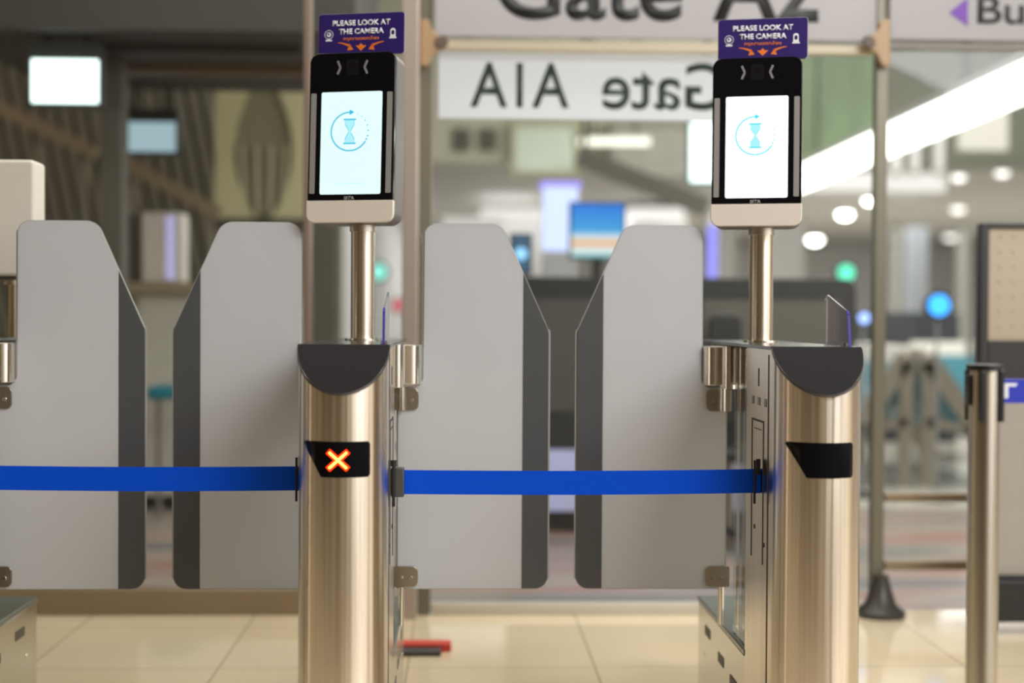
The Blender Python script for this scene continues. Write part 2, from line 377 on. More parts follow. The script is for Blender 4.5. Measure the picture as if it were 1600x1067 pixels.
# bolted corner brackets of the beam
TAN = mat('tan_bracket', (.36, .235, .125), .45)
for (cx, s_, lb) in ((657, 1, 'tan rounded corner bracket joining the cream beam to the wide left post'), (1391, -1, 'tan rounded corner bracket joining the cream beam to the right post')):
    def q(dx, dy): p = P(cx + s_ * dx, dy, 5.46); return (p.x, p.z)
    pts = [q(0, 28) + (.01,), q(14, 32) + (.015,), q(18, 48) + (.02,), q(36, 58) + (.02,), q(38, 74) + (.02,), q(20, 84) + (.03,), q(12, 102) + (.01,), q(0, 104) + (.01,)]
    t = thing('corner_bracket', (pts[0][0], 5.46, 0), lb, 'bracket', 'corner brackets of the beam')
    o = MB().prism([(p[0] - t.location.x, p[1]) for p in rpoly(pts)], 0, .04).build('plate', TAN, t, bevel=.003)
    e = P(cx + s_ * 33, 66, 5.46)
    MB().cyl((e.x - t.location.x, -.012, e.z), (e.x - t.location.x, 0, e.z), .022, .026, 20).build('end_cap', mat('dark_cap', (.10, .07, .05), .5), t)

# ================================================================== SIGNS ON THE PARTITION
SIGNW = frosted('sign_panel_white', (.47, .455, .465), .30, .5)
SIGNT = mat('dark_sign_print', (.015, .018, .02), .5)
def sign(px0, py0, px1, py1, Y, label, group=None, m=SIGNW):
    a = P(px0, py0, Y); b = P(px1, py1, Y); cxx = (a.x + b.x) / 2
    t = thing('gate_sign', (cxx, Y, b.z), label, 'sign', group)
    h = a.z - b.z; wd = b.x - a.x
    MB().box(-wd / 2, 0, 0, wd / 2, .02, h).build('panel', m, t, bevel=.003)
    return t
def sign_text(t, s, px0, px1, py0, py1, Y, m, mirror=False, bold=0, dy=-.001):
    a = P(px0, (py0 + py1) / 2, Y); b = P(px1, (py0 + py1) / 2, Y); h = P(px0, py0, Y).z - P(px0, py1, Y).z
    return text(s, .2, m, t, width=b.x - a.x, height=h, loc=((a.x + b.x) / 2 - t.location.x, dy, (a.z + b.z) / 2 - t.location.z), mirror=mirror, bold=bold)
YS = 5.47
s1 = sign(680, -120, 1369, 65, YS, 'white gate sign reading Gate A2 in large dark letters above the cream beam')
sign_text(s1, 'Gate', 776, 1066, -76, 32, YS, SIGNT, bold=.004)
sign_text(s1, 'A2', 1114, 1279, -76, 34, YS, SIGNT, bold=.004)
s2 = sign(1392, -120, 1760, 66, YS, 'white sign with purple arrow and the word Bus, right of the beam end')
sign_text(s2, 'Bus', 1527, 1632, -6, 38, YS, SIGNT, bold=.003)
PURP = mat('purple_arrow', (.14, .035, .33), .5)
tri = [P(1483, 20, YS), P(1512, -4, YS), P(1512, 41, YS)]
MB().prism([(p.x - s2.location.x, p.z - s2.location.z) for p in tri], -.002, 0).build('arrow', PURP, s2)
SIGNB = mat('sign_back_added_glow', (.66, .65, .68), .5, emit=(.93, .92, 1), estr=.27)  # weak glow added to brighten the panel, standing for light through it
s3 = sign(685, 81, 1180, 190, 5.58, 'white hanging gate sign seen from behind, mirrored Gate A1A, under the beam', m=SIGNB)
SIGNT2 = mat('dark_green_print', (.03, .05, .045), .5)
sign_text(s3, 'A1A', 735, 889, 98, 168, 5.58, SIGNT2, mirror=True, bold=.002)
sign_text(s3, 'Gate', 941, 1136, 98, 172, 5.58, SIGNT2, mirror=True, bold=.002)
for x_ in (-.5, .5): 
    MB().bar((x_, .01, P(0,81,5.58).z - s3.location.z), (x_, .01, P(0,81,5.58).z - s3.location.z + .10), .01, .01).build('hanger', BRACKET, s3)

# ================================================================== E-GATE PEDESTALS
D1 = 3.36; RAD = .105; H = 1.078; SPAC = 1.113; LEN = 1.03
X1 = P(537, 700, D1).x; X2 = P(1274, 700, D1).x; SPAC = X2 - X1; X3 = X1 - SPAC
print('pedestal X', X3, X1, X2, 'spacing', SPAC)
def arc(r, n=40): return [(-r * math.cos(math.pi * i / n), -r * math.sin(math.pi * i / n)) for i in range(n + 1)]  # from -r to r, bulging to -y

def display(parent, pts_px, cxp):
    """dark window on the curved column; outline given in m offsets from the axis"""
    xs0, xs1, slant, z0, z1 = pts_px
    n = 36; L1, L2 = [], []
    cr_ = .006
    for i in range(n + 1):
        x = xs0 + (xs1 - xs0) * i / n
        lo = z0 if x > slant else z1 - .004 - (z1 - .004 - z0) * (x - xs0) / (slant - xs0)
        hi = z1
        if x > xs1 - cr_:
            k = cr_ - math.sqrt(max(0, cr_ ** 2 - (x - xs1 + cr_) ** 2)); lo += k; hi -= k
        if x < xs0 + cr_:
            k = cr_ - math.sqrt(max(0, cr_ ** 2 - (xs0 + cr_ - x) ** 2)); hi -= k * .6; lo = min(lo, hi - .001)
        y = -math.sqrt((RAD + .0012) ** 2 - x * x)
        L1.append((x, y, lo)); L2.append((x, y, hi))
    return MB().strip(L1, L2, .002, (0, 1, 0)).build('status_display', GLOSSBLK, parent, ang=60)

def pedestal(X, label, cross, sides):
    t = thing('gate_pedestal', (X, D1, 0), label, 'e-gate pedestal', 'e-gate pedestals')
    # column body: half round front cut on a 45 degree slope, square behind
    a = arc(RAD); bm = MB(); b = bm.bm
    front = a
    bot = [b.verts.new((x, y, 0)) for x, y in front]; top = [b.verts.new((x, y, H + y * 1.0)) for x, y in front]
    rb = [b.verts.new((RAD, .30, 0)), b.verts.new((-RAD, .30, 0))]; rt = [b.verts.new((RAD, .30, H)), b.verts.new((-RAD, .30, H))]
    for i in range(len(front) - 1): b.faces.new((bot[i], bot[i+1], top[i+1], top[i]))
    b.faces.new((bot[-1], rb[0], rt[0], top[-1])); b.faces.new((rb[0], rb[1], rt[1], rt[0])); b.faces.new((rb[1], bot[0], top[0], rt[1]))
    b.faces.new(top); b.faces.new((top[-1], rt[0], rt[1], top[0])); b.faces.new(bot[::-1] + [rb[1], rb[0]][::1][::-1][::-1])
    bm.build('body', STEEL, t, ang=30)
    # slanted black cap with rim
    r2 = RAD + .002; o2 = arc(r2); cb = MB(); c = cb.bm
    A = [c.verts.new((x, y - .001, H + y + .001)) for x, y in o2]; B = [c.verts.new((x, y - .004, H + y + .0075)) for x, y in o2]
    c.faces.new(A[::-1]); c.faces.new(B)
    n = len(o2)
    for i in range(n): c.faces.new((A[i], A[(i + 1) % n], B[(i + 1) % n], B[i]))
    cap = cb.build('slanted_cap', CAPBLK, t)
    rim = MB(); rb_ = rim.bm
    for (x, y), (x2, y2) in zip(o2, o2[1:]):
        rim.bar((x, y - .003, H + y + .004), (x2, y2 - .003, H + y2 + .004), .004, .006)
    rim.build('rim', mat('dark_rim', (.12, .11, .11), .25, .6), cap)
    # thin dark top plate, and the low beam under it
    MB().prism(rpoly([(-RAD - .004, -.002, .004), (RAD + .004, -.002, .004), (RAD + .004, LEN, .03), (-RAD - .004, LEN, .03)]), H + .001, H + .009, 'z').build('top_plate', DARKTOP, t)
    MB().box(-.075, .301, H - .11, .075, LEN - .02, H).build('top_rail', STEEL_PLAIN, t, bevel=.008)
    # display window
    d = display(t, (-.0875, .0675, -.044, .784 + .0, .866), 0)
    if cross:
        RED = mat('red_led_halo', (.3, .0, .0), .5, emit=(1, .03, .0), estr=2.2)
        YEL = mat('orange_led_core', (.8, .3, .0), .5, emit=(1, .42, .08), estr=4.5)
        for nm, wd, ln, m_, off in (('led_glow', .0135, .029, RED, .0), ('led_stroke', .005, .0255, YEL, .002)):
            mb = MB()
            for s_ in (-1, 1):
                cx_, cz_ = -.004, .824
                y = -RAD - .0035 - off
                mb.bar((cx_ - ln * .8, y, cz_ - s_ * ln * .72), (cx_ + ln * .8, y, cz_ + s_ * ln * .72), .002, wd)
            o = mb.build(nm, m_, d)
    # low cabinet behind the column, dark top, side covers with slots
    MB().box(-RAD + .002, .301, 0, RAD - .002, LEN, .275).build('base_cabinet', STEEL_SIDE, t, bevel=.004)
    MB().box(-RAD - .002, .301, .276, RAD + .002, LEN + .002, .292).build('cabinet_top', mat('dark_green_glass_top', (.16, .17, .14), .25), t, bevel=.003)
    SLOT = mat('vent_slot', (.12, .10, .08), .6)
    for s_ in (-1, 1):
        for (y0, z0) in ((.82, .20), (.60, .17), (.42, .15)):
            MB().box(s_ * (RAD - .002) - .0015, y0, z0, s_ * (RAD - .002) + .0015, y0 + .085, z0 + .028).build('vent', SLOT, t)
        MB().cyl((s_ * (RAD - .004), .93, .13), (s_ * (RAD - .0), .93, .13), .008, seg=16).build('lock', CHROME, t)
        # clear infill between column and hinge
        MB().box(s_ * .094 - .004, .301, .2925, s_ * .094 + .004, .50, H - .003).build('glass_infill', GLASS, t, smooth=False)
    # side door outline, slots on the column flanks
    for s_ in (-1, 1):
        xx = s_ * (RAD + .0002)
        LINE = mat('panel_gap', (.04, .035, .03), .7)
        MB().box(xx - .001, .035, 0, xx + .001, .042, H - .012).build('panel_seam', LINE, t)
        mb = MB()
        for (y0, z0, y1, z1) in ((.09, .55, .095, .90), (.225, .55, .23, .90), (.09, .897, .23, .902), (.12, .877, .20, .879)):
            mb.box(xx - .001, y0, z0, xx + .001, y1, z1)
        mb.build('access_door_outline', LINE, t)
        for y0 in (.06, .135, .21):
            MB().box(xx - .0012, y0, .938, xx + .0012, y0 + .024, .958).build('slot', mat('slot_grey', (.18, .17, .16), .4), t)
        MB().box(xx - .001, .15, .985, xx + .001, .156, 1.03).build('seam_mark', LINE, t)
        for (y0, z0) in ((.19, .63), (.08, .60)):
            MB().cyl((xx - .0012, y0, z0), (xx + .0012, y0, z0), .006, seg=14).build('lock', LINE, t)
    # hinge motor housings on the sides that carry a wing
    for s_ in sides:
        x0, x1 = s_ * .076, s_ * .166
        pts = rpoly([(x0, .58, .002), (x1, .58, .03), (x1, .68, .03), (x0, .68, .002)])
        MB().prism(pts, H - .112, H - .003, 'z').build('hinge_housing', CHROME, t, bevel=.003)
        MB().cyl((s_ * .098, .575, H - .12), (s_ * .098, .575, H - .002), .022, seg=28).build('hinge_barrel', CHROME, t)
        MB().cyl((s_ * .112, .60, H - .185), (s_ * .112, .60, H - .112), .0085, seg=18).build('hinge_pin', CHROME, t)
        MB().cyl((s_ * .112, .60, .293), (s_ * .112, .60, .40), .0085, seg=18).build('hinge_pin', CHROME, t)
    # clear guard fin on the near right edge of the top
    gz = H + .009
    pts = [(.035, gz), (.27, gz), (.27, gz + .115), (.245, gz + .128), (.06, gz + .085), (.05, gz + .075)]
    g = MB().prism(pts, .088, .093, 'x').build('guard_fin', ACRYL, t, smooth=False)
    e = MB()
    ch = [(.035, gz), (.05, gz + .075), (.06, gz + .085), (.245, gz + .128)]
    for p, q_ in zip(ch[:2], ch[1:3]): e.bar((.0905, p[0], p[1]), (.0905, q_[0], q_[1]), .006, .006)
    e.build('edge', VIOLET, g)
    MB().box(.082, .06, gz, .099, .09, gz + .008).build('fin_clip', CHROME, g)
    return t
ped1 = pedestal(X1, 'brushed steel gate pedestal with black slanted cap and a glowing red cross', True, (-1, 1))
ped2 = pedestal(X2, 'brushed steel gate pedestal with blank black display, right of the closed wings', False, (-1,))
ped3 = pedestal(X3, 'steel gate pedestal cut off by the left frame edge, only its low cabinet showing', False, (1,))

# ================================================================== SWING WINGS
YG = 3.98
def wing(X, s, label):
    """X: pedestal axis, s=+1 the wing reaches right"""
    t = thing('swing_gate', (X + s * .17, YG, 0), label, 'gate wing', 'frosted swing wings')
    o_ = .17
    def tr(pts): return [((p[0] - o_) * s,) + tuple(p[1:]) for p in pts]
    xb = .448; zb = 1.413 - (xb - .388) * (1.413 - 1.115) / (.521 - .388)
    pan = [(.100, .392, .004), (xb, .392, 0), (xb, zb, 0), (.388, 1.413, .045), (.172, 1.413, .035), (.170, .972, .03), (.150, .957, .01), (.100, .957, .004)]
    band = [(xb, .392, 0), (.521, .392, .035), (.521, 1.115, .05), (xb, zb, 0)]
    p = MB().prism(rpoly(tr(pan)), -.005, .005).build('frosted_panel', FROST, t, bevel=.0012)
    MB().prism(rpoly(tr(band)), -.005, .005).build('edge_band', BAND, t, bevel=.0012)
    # polished bright edge line
    out_ = rpoly(tr([(.100, .392, .004), (.521, .392, .035), (.521, 1.115, .05), (.388, 1.413, .045), (.172, 1.413, .035), (.170, .972, .03), (.150, .957, .01), (.100, .957, .004)]))
    mb = MB()
    for i in range(len(out_)):
        a, b = out_[i], out_[(i + 1) % len(out_)]
        if (Vector(a) - Vector(b)).length > 1e-5: mb.bar((a[0], 0, a[1]), (b[0], 0, b[1]), .009, .0018)
    mb.build('polished_edge', EDGE, t)
    for (z0, z1) in ((.892, .954), (.398, .456)):
        xa, xc = .086, .158
        br = MB().prism(rpoly(tr([(xa, z0, .004), (xc, z0, .016), (xc, z1, .016), (xa, z1, .004)])), -.011, -.0055).build('hinge_bracket', BRACKET, t, bevel=.001)
        for xx in (.112, .138):
            MB().cyl(((xx - o_) * s, -.015, (z0 + z1) / 2 - .004), ((xx - o_) * s, -.011, (z0 + z1) / 2 - .004), .0055, .0065, 14).build('bolt', CHROME, br)
    return t
wing(X3, 1, 'frosted glass gate wing leftmost of the four, its dark band on the right side')
wing(X1, -1, 'frosted glass gate wing just left of the red cross pedestal, dark band on its left')
wing(X1, 1, 'frosted glass gate wing just right of the red cross pedestal, dark band on its right')
wing(X2, -1, 'frosted glass gate wing left of the blank display pedestal, its dark band on the left')

# ================================================================== FACE SCANNERS ON POLES
def arrow_shape(pts): return pts
SCRN = mat('lit_screen', (.1, .1, .1), .3, emit=(.74, .97, .955), estr=1.0)
SCRN2 = mat('lit_screen_bright', (.1, .1, .1), .3, emit=(.90, 1.0, .99), estr=1.5)
SBL1 = mat('screen_blue', (0, .1, .15), .5, emit=(.02, .45, .66), estr=1.0)
SBL2 = mat('screen_turquoise', (0, .1, .15), .5, emit=(.04, .66, .72), estr=1.0)
SPALE = mat('screen_pale_blue', (0, .1, .15), .5, emit=(.42, .82, .88), estr=1.0)
SHALO = mat('screen_cyan_rim', (0, .1, .15), .5, emit=(.05, .8, .8), estr=.9)
def scanner(X, label, bright):
    Yk = 3.98
    t = thing('face_scanner', (X + .0, Yk, H + .009), label, 'face scanner', 'face scanners on poles')
    Z0 = t.location.z
    zb = P(555, 352, Yk).z - Z0; zt_ = P(555, 88, Yk).z - Z0
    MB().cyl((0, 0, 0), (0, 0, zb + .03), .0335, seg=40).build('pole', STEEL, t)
    MB().cyl((0, 0, zb - .018), (0, 0, zb + .001), .037, seg=40).build('collar', STEEL_PLAIN, t)
    MB().cyl((0, 0, 0), (0, 0, .005), .05, seg=40).build('foot_flange', CHROME, t)
    # housing is turned 14 degrees to the left and leans back a little
    hd = bpy.data.objects.new('housing_mount', None)
    Wd, Dp = .245, .10; hz = zt_ - zb
    rotm = Matrix.Rotation(R(-14), 4, 'Z') @ Matrix.Rotation(R(-3.2), 4, 'X')
    M = Matrix.Translation((-.018, -.02, zb + hz / 2)) @ rotm
    def put(mb, name, m, parent=t, **k):
        mb.bm.transform(M) ; return mb.build(name, m, parent, **k)
    h2 = hz / 2; w2 = Wd / 2
    # back shell
    shell = rpoly([(-w2, -h2 + .0, .03), (w2, -h2 + .0, .03), (w2, h2, .028), (-w2, h2, .028)])
    hs = put(MB().prism(shell, -.035, .055), 'housing', mat('warm_grey_shell', (.15, .135, .12), .4), bevel=.008, seg=3)
    # white chin at the bottom front
    chin = rpoly([(-w2 - .002, -h2 - .001, .024), (w2 + .002, -h2 - .001, .024), (w2 + .002, -h2 + .060, .002), (-w2 - .002, -h2 + .060, .002)])
    put(MB().prism(chin, -.050, -.0345), 'chin_cover', WHITEP, bevel=.006, seg=3)
    # black glass front
    fr = rpoly([(-w2, -h2 + .061, .002), (w2, -h2 + .061, .002), (w2, h2 - .001, .026), (-w2, h2 - .001, .026)])
    front = put(MB().prism(fr, -.047, -.0345), 'front_glass', GLOSSBLK, bevel=.003)
    yf = -.0472
    # screen
    sw, sz0, sz1 = .174 / 2, -.1575, .1245
    if bright: sw = .170 / 2
    scr = put(MB().prism(rpoly([(-sw + .0, sz0, .005), (sw, sz0, .005), (sw, sz1, .005), (-sw, sz1, .005)]), yf - .0006, yf + .001), 'screen', SCRN2 if bright else SCRN, smooth=False)
    fcol = SBL2 if bright else SBL1
    # arrow circle, dots, hourglass on the screen
    cx_, cz_, rr = -.004, .015, .053
    ys = yf - .0008
    a0, a1 = 88, 330
    n = 60; Lo, Li = [], []
    for i in range(n + 1):
        a = R(a0 + (a1 - a0) * i / n); Lo.append((cx_ + (rr + .0019) * math.cos(a), ys, cz_ + (rr + .0019) * math.sin(a))); Li.append((cx_ + (rr - .0019) * math.cos(a), ys, cz_ + (rr - .0019) * math.sin(a)))
    mb = MB().strip(Lo, Li, -.0004, (0, 1, 0))
    mb.prism([(cx_ - .001, cz_ + rr - .008), (cx_ + .012, cz_ + rr), (cx_ - .001, cz_ + rr + .008)], ys - .0004, ys)
    put(mb, 'progress_arrow', fcol, scr, smooth=False)
    mb = MB()
    for k, a in enumerate((66, 50, 34, 18, 2, -14, -24)):
        s_ = .0014 + .0002 * k
        x, z = cx_ + rr * math.cos(R(a)), cz_ + rr * math.sin(R(a)); mb.cyl((x, ys - .0004, z), (x, ys, z), s_, seg=10)
    put(mb, 'progress_dots', fcol, scr, smooth=False)
    hg = MB()
    for zz in (-.033, .033): hg.box(cx_ - .018, ys - .0006, cz_ + zz - .0019, cx_ + .018, ys, cz_ + zz + .0019)
    put(hg, 'hourglass_bars', fcol, scr, smooth=False)
    prof = [(.0135, .032), (.0135, .020), (.004, .004), (.003, 0), (.004, -.004), (.0135, -.020), (.0135, -.032)]
    pts = [(cx_ + x, cz_ + z) for x, z in prof] + [(cx_ - x, cz_ + z) for x, z in prof[::-1]]
    put(MB().prism(pts, ys - .0003, ys), 'hourglass', SPALE, scr, smooth=False)
    hgo = MB()
    for sg in (-1, 1):
        for (p, q_) in zip(prof, prof[1:]): hgo.bar((cx_ + sg * p[0], ys - .0004, cz_ + p[1]), (cx_ + sg * q_[0], ys - .0004, cz_ + q_[1]), .0004, .0016)
    put(hgo, 'hourglass_outline', fcol, scr, smooth=False)
    if not bright:
        tx = text('Look at camera', .01, SPALE, scr, width=.075, height=.0055, depth=.0003, loc=(0, 0, 0)); tx.matrix_local = M @ Matrix.Translation((-.004, ys, -.127)) @ Matrix.Rotation(R(90), 4, 'X')
        tx.parent = scr
    # side light strips
    for sg in (-1, 1):
        xx = sg * .1095 - (.001 if sg > 0 else .0)
        put(MB().prism(rpoly([(xx - .0075, -.155, .003), (xx + .0075, -.155, .003), (xx + .0075, .122, .003), (xx - .0075, .122, .003)]), yf - .0015, yf + .001), 'light_strip', GREYSTRIP, smooth=False)
    # chevrons and camera window
    for sg in (-1, 1):
        c = MB(); xx = sg * .0385; zz = .192
        c.bar((xx + sg * .004, yf - .001, zz + .0185), (xx - sg * .004, yf - .001, zz), .001, .006); c.bar((xx - sg * .004, yf - .001, zz), (xx + sg * .004, yf - .001, zz - .0185), .001, .006)
        put(c, 'chevron', mat('chevron_grey', (.22, .21, .21), .5), front)
    put(MB().prism(rpoly([(-.018, .17, .006), (.018, .17, .006), (.018, .214, .006), (-.018, .214, .006)]), yf - .0008, yf), 'camera_window', mat('camera_window', (.009, .009, .0095), .25, spec=.2), front)
    put(MB().cyl((0, yf - .0014, .197), (0, yf, .197), .008, seg=24), 'camera_lens', mat('lens', (.004, .004, .006), .05), front)
    tx = text('SITA', .01, mat('maker_mark', (.30, .29, .28), .5), front, width=.030, height=.0095, depth=.0004, bold=.0004)
    tx.matrix_local = M @ Matrix.Translation((-.002, yf - .0003, -.168)) @ Matrix.Rotation(R(90), 4, 'X')
    # instruction sign on top
    sgm = Matrix.Translation((-.005, -.02, zb + hz + .058)) @ Matrix.Rotation(R(-13), 4, 'Z') @ Matrix.Rotation(R(-2), 4, 'X')
    def putS(mb, name, m, parent=None, **k): mb.bm.transform(sgm); return mb.build(name, m, parent, **k)
    SW, SH = .122, .0565
    sgn = putS(MB().prism(rpoly([(-SW, -SH, .007), (SW, -SH, .007), (SW, SH, .007), (-SW, SH, .007)]), -.004, 0), 'instruction_sign', INDIGO, t)
    putS(MB().prism(rpoly([(-SW - .002, -SH - .002, .008), (SW + .002, -SH - .002, .008), (SW + .002, SH + .002, .008), (-SW - .002, SH + .002, .008)]), .0002, .0035), 'backing', mat('sign_border', (.40, .38, .42), .4), sgn)
    for xx in (-.075, -.03, .03, .07): putS(MB().box(xx - .012, -.002, -SH - .012, xx + .012, .002, -SH + .003), 'tab', mat('tab_grey', (.5, .48, .45), .4), sgn)
    def tS(s, wd, hh, x, z, m, bold): 
        o = text(s, .02, m, sgn, width=wd, height=hh, depth=.0004, bold=bold)
        o.matrix_local = sgm @ Matrix.Translation((x, -.0044, z)) @ Matrix.Rotation(R(90), 4, 'X')
    tS('PLEASE LOOK AT', .166, .0155, 0, .031, WHITE, .0007)
    tS('THE CAMERA', .130, .0155, 0, .0075, WHITE, .0007)
    tS('กรุณามองกล้อง', .102, .014, 0, -.0135, ORANGE, .0003)
    ya = -.0048
    for sg in (-1, 1):
        Lo, Li = [], []
        for i in range(13):
            u = i / 12; x = .066 - u * .036; z = -.0235 - .0105 * u ** 1.6; th = .0008 + .0028 * u
            Lo.append((sg * x, ya, z + th)); Li.append((sg * x, ya, z - th))
        mb = MB().strip(Lo, Li, .0006, (0, 1, 0))
        mb.prism([(sg * .039, -.0455), (sg * .022, -.0435), (sg * .033, -.0265)], ya, ya + .0006)
        putS(mb, 'curved_arrow', ORANGE, sgn)
    mb = MB().prism([(-.0155, -.0325), (0, -.0475), (.0155, -.0325), (.006, -.0325), (0, -.026), (-.006, -.0325)], ya, ya + .0006)
    putS(mb, 'down_arrow', ORANGE, sgn)
    # white face-scan icons
    mb = MB(); cx2, cz2 = -.093, .0; Lo, Li = [], []
    for i in range(41):
        a = 2 * math.pi * i / 40; Lo.append((cx2 + .0125 * math.cos(a), ya, cz2 + .0125 * math.sin(a))); Li.append((cx2 + .0112 * math.cos(a), ya, cz2 + .0112 * math.sin(a)))
    mb.strip(Lo, Li, .0006, (0, 1, 0)); mb.cyl((cx2, ya, cz2), (cx2, ya + .0006, cz2), .0065, seg=20); mb.box(cx2 - .009, ya, cz2 - .0185, cx2 + .009, ya + .0006, cz2 - .014); mb.box(cx2 - .004, ya, cz2 - .015, cx2 + .004, ya + .0006, cz2 - .011)
    ic = putS(mb, 'camera_icon', WHITE, sgn)
    putS(MB().cyl((cx2 - .001, ya - .0004, cz2 + .001), (cx2 - .001, ya, cz2 + .001), .003, seg=16), 'icon_lens', INDIGO, sgn)
    mb = MB(); cx2, cz2 = .091, .0
    mb.prism(rpoly([(cx2 - .0075, cz2 - .010, .002), (cx2 + .0075, cz2 - .010, .002), (cx2 + .0075, cz2 + .013, .0072), (cx2 - .0075, cz2 + .013, .0072)]), ya, ya + .0006)
    mb.prism(rpoly([(cx2 - .0115, cz2 - .0155, .001), (cx2 + .0115, cz2 - .0155, .001), (cx2 + .0075, cz2 - .009, .002), (cx2 - .0075, cz2 - .009, .002)]), ya, ya + .0006)
    putS(mb, 'person_icon', WHITE, sgn)
    putS(MB().prism(rpoly([(cx2 - .0042, cz2 - .005, .003), (cx2 + .0042, cz2 - .005, .003), (cx2 + .0042, cz2 + .007, .004), (cx2 - .0042, cz2 + .007, .004)]), ya - .0004, ya), 'icon_face', INDIGO, sgn)
    return t
scanner(P(567, 450, 3.98).x, 'black face scanner with lit screen on the pole above the red cross pedestal', False)
scanner(P(1189, 450, 3.98).x, 'black face scanner with brighter screen on the pole above the blank display pedestal', True)

# exit side reader on the left pedestal, seen from behind
Yx = 4.30
px_ = P(24, 450, Yx)
t = thing('document_reader', (px_.x, Yx, H + .009), 'plain white reader box on a steel pole at the left frame edge, above the wing', 'reader')
zb = P(20, 432, Yx).z - t.location.z; zt_ = P(20, 252, Yx).z - t.location.z; xr = P(62, 300, Yx).x - px_.x
MB().cyl((0, 0, 0), (0, 0, zb + .02), .020, seg=30).build('pole', STEEL, t)
MB().cyl((0, 0, zb - .025), (0, 0, zb - .012), .034, seg=30).build('collar', CHROME, t)
MB().prism(rpoly([(xr - .26, zb, .015), (xr, zb, .015), (xr, zt_, .015), (xr - .26, zt_, .015)]), -.05, .06).build('housing', mat('cream_shell', (.66, .62, .53), .45), t, bevel=.01, seg=3)
MB().box(xr - .25, -.03, zb - .012, xr - .02, .04, zb + .001).build('underside', mat('dark_underside', (.10, .09, .08), .5), t)

# ================================================================== BELTS ACROSS THE LANES
def belt(xa, xb, za, zb_, Y, label, cass):
    t = thing('barrier_belt', (xa, Y, 0), label, 'belt', 'blue belts across the lanes')
    n = 24; Lo, Li = [], []
    for i in range(n + 1):
        u = i / n; x = u * (xb - xa); sag = -.004 * math.sin(math.pi * u); z = za + (zb_ - za) * u + sag
        y = .003 * math.sin(u * 5)
        Lo.append((x, y, z + .0295)); Li.append((x, y, z - .0295))
    MB().strip(Lo, Li, .0016, (0, 1, 0)).build('webbing', BELT, t)
    if cass:
        DG = mat('dark_grey_cassette', (.055, .055, .05), .45)
        MB().box(.001, -.012, za - .036, .033, .016, za + .036).build('cassette', DG, t, bevel=.003)
        MB().cyl((.008, -.016, za - .058), (.008, -.016, za + .045), .0042, seg=14).cyl((.008, -.016, za + .040), (.008, -.016, za + .055), .0075, seg=14).build('latch_pin', BLK, t)
    DGc = BLK
    xe = xb - xa
    MB().box(xe - .016, -.010, zb_ - .030, xe - .001, .010, zb_ + .030).build('wall_clip', BELT, t, bevel=.002)
    MB().cyl((xe - .018, -.013, zb_ - .055), (xe - .018, -.013, zb_ + .052), .003, seg=12).box(xe - .014, -.014, zb_ + .016, xe - .004, -.008, zb_ + .055).build('clip_pin', BLK, t)
    return t
YB = 3.48
belt(X1 + RAD, X2 - RAD, P(632, 753, YB).z, P(1185, 751, YB).z, YB, 'blue belt stretched between the two full pedestals, from a dark grey cassette', True)
belt(X3 + RAD, X1 - RAD, P(0, 745, YB).z, P(460, 747, YB).z, YB, 'blue belt running from the left frame edge to the red cross pedestal', True)

# ================================================================== STANCHION AT THE RIGHT
Ys = 2.9
sx = P(1537, 700, Ys).x; sz = P(1537, 569, Ys).z
t = thing('stanchion', (sx, Ys, 0), 'steel barrier post with black belt head at the right frame edge', 'stanchion')
MB().cyl((0, 0, .02), (0, 0, sz - .012), .0315, seg=48).build('post', STEEL_POST, t)
MB().lathe([(.17, 0), (.17, .012), (.12, .024), (.04, .035), (.034, .05)]).build('base', BLK, t)
MB().cyl((0, 0, sz - .013), (0, 0, sz), .036, seg=48).build('top_cap', BLK, t, bevel=.0015)
for k, ax in enumerate((-118, -38, 62, 142)):
    a = R(ax); ex = Vector((math.cos(a), math.sin(a), 0)); 
    c = MB(); c.bar(tuple(ex * .034 + Vector((0, 0, sz - .118))), tuple(ex * .034 + Vector((0, 0, sz - .012))), .012, .012); c.build('belt_slot', BLK, t, bevel=.002)
for sg in (-1, 1): MB().box(sg * .0335 - .004, -.012, sz - .085, sg * .0335 + .004, .012, sz - .022).build('side_clip', BLK, t, bevel=.002)
zb0 = sz - .055
bl = MB().box(.038, -.001, zb0 - .025, .5, .001, zb0 + .025).build('belt', mat('stanchion_belt_blue', (.018, .035, .42), .5), t)
mb = MB()
mb.prism([(.0405, zb0 + .016), (.069, zb0 + .016), (.065, zb0 + .0095), (.0495, zb0 + .0095), (.0495, zb0 - .015), (.0405, zb0 - .015)], -.0018, -.001)
mb.build('lettering', WHITE, bl, smooth=False)

# ================================================================== BAGGAGE SIZER / PANEL STAND AT RIGHT
Yb = 5.15
a = P(1534, 348, Yb); e = P(1790, 348, Yb); wd = e.x - a.x; ht = a.z
t = thing('panel_stand', (a.x, Yb, 0), 'black framed stand with beige perforated panels behind the barrier post', 'display stand')
f = MB(); fw = .03
f.box(0, 0, .20, fw, .05, ht); f.box(wd - fw, 0, .20, wd, .05, ht); f.box(fw, 0, ht - .02, wd - fw, .05, ht)
z1 = P(1550, 532, Yb).z; z2 = P(1550, 592, Yb).z
f.box(fw, 0, z2, wd - fw, .05, z1); f.box(fw, 0, .20, wd - fw, .05, .215)
f.build('frame', mat('black_frame', (.022, .022, .022), .45), t, bevel=.003)
def perf():
    m = bpy.data.materials.new('beige_dimpled_panel'); m.use_nodes = True; t_ = m.node_tree; b_ = t_.nodes['Principled BSDF']
    b_.inputs['Base Color'].default_value = (.42, .35, .26, 1); b_.inputs['Roughness'].default_value = .4; b_.inputs['Metallic'].default_value = .3
    return m
PERF = perf()
up = MB().box(fw, .015, z1, wd - fw, .035, ht - .02).build('upper_panel', PERF, t)
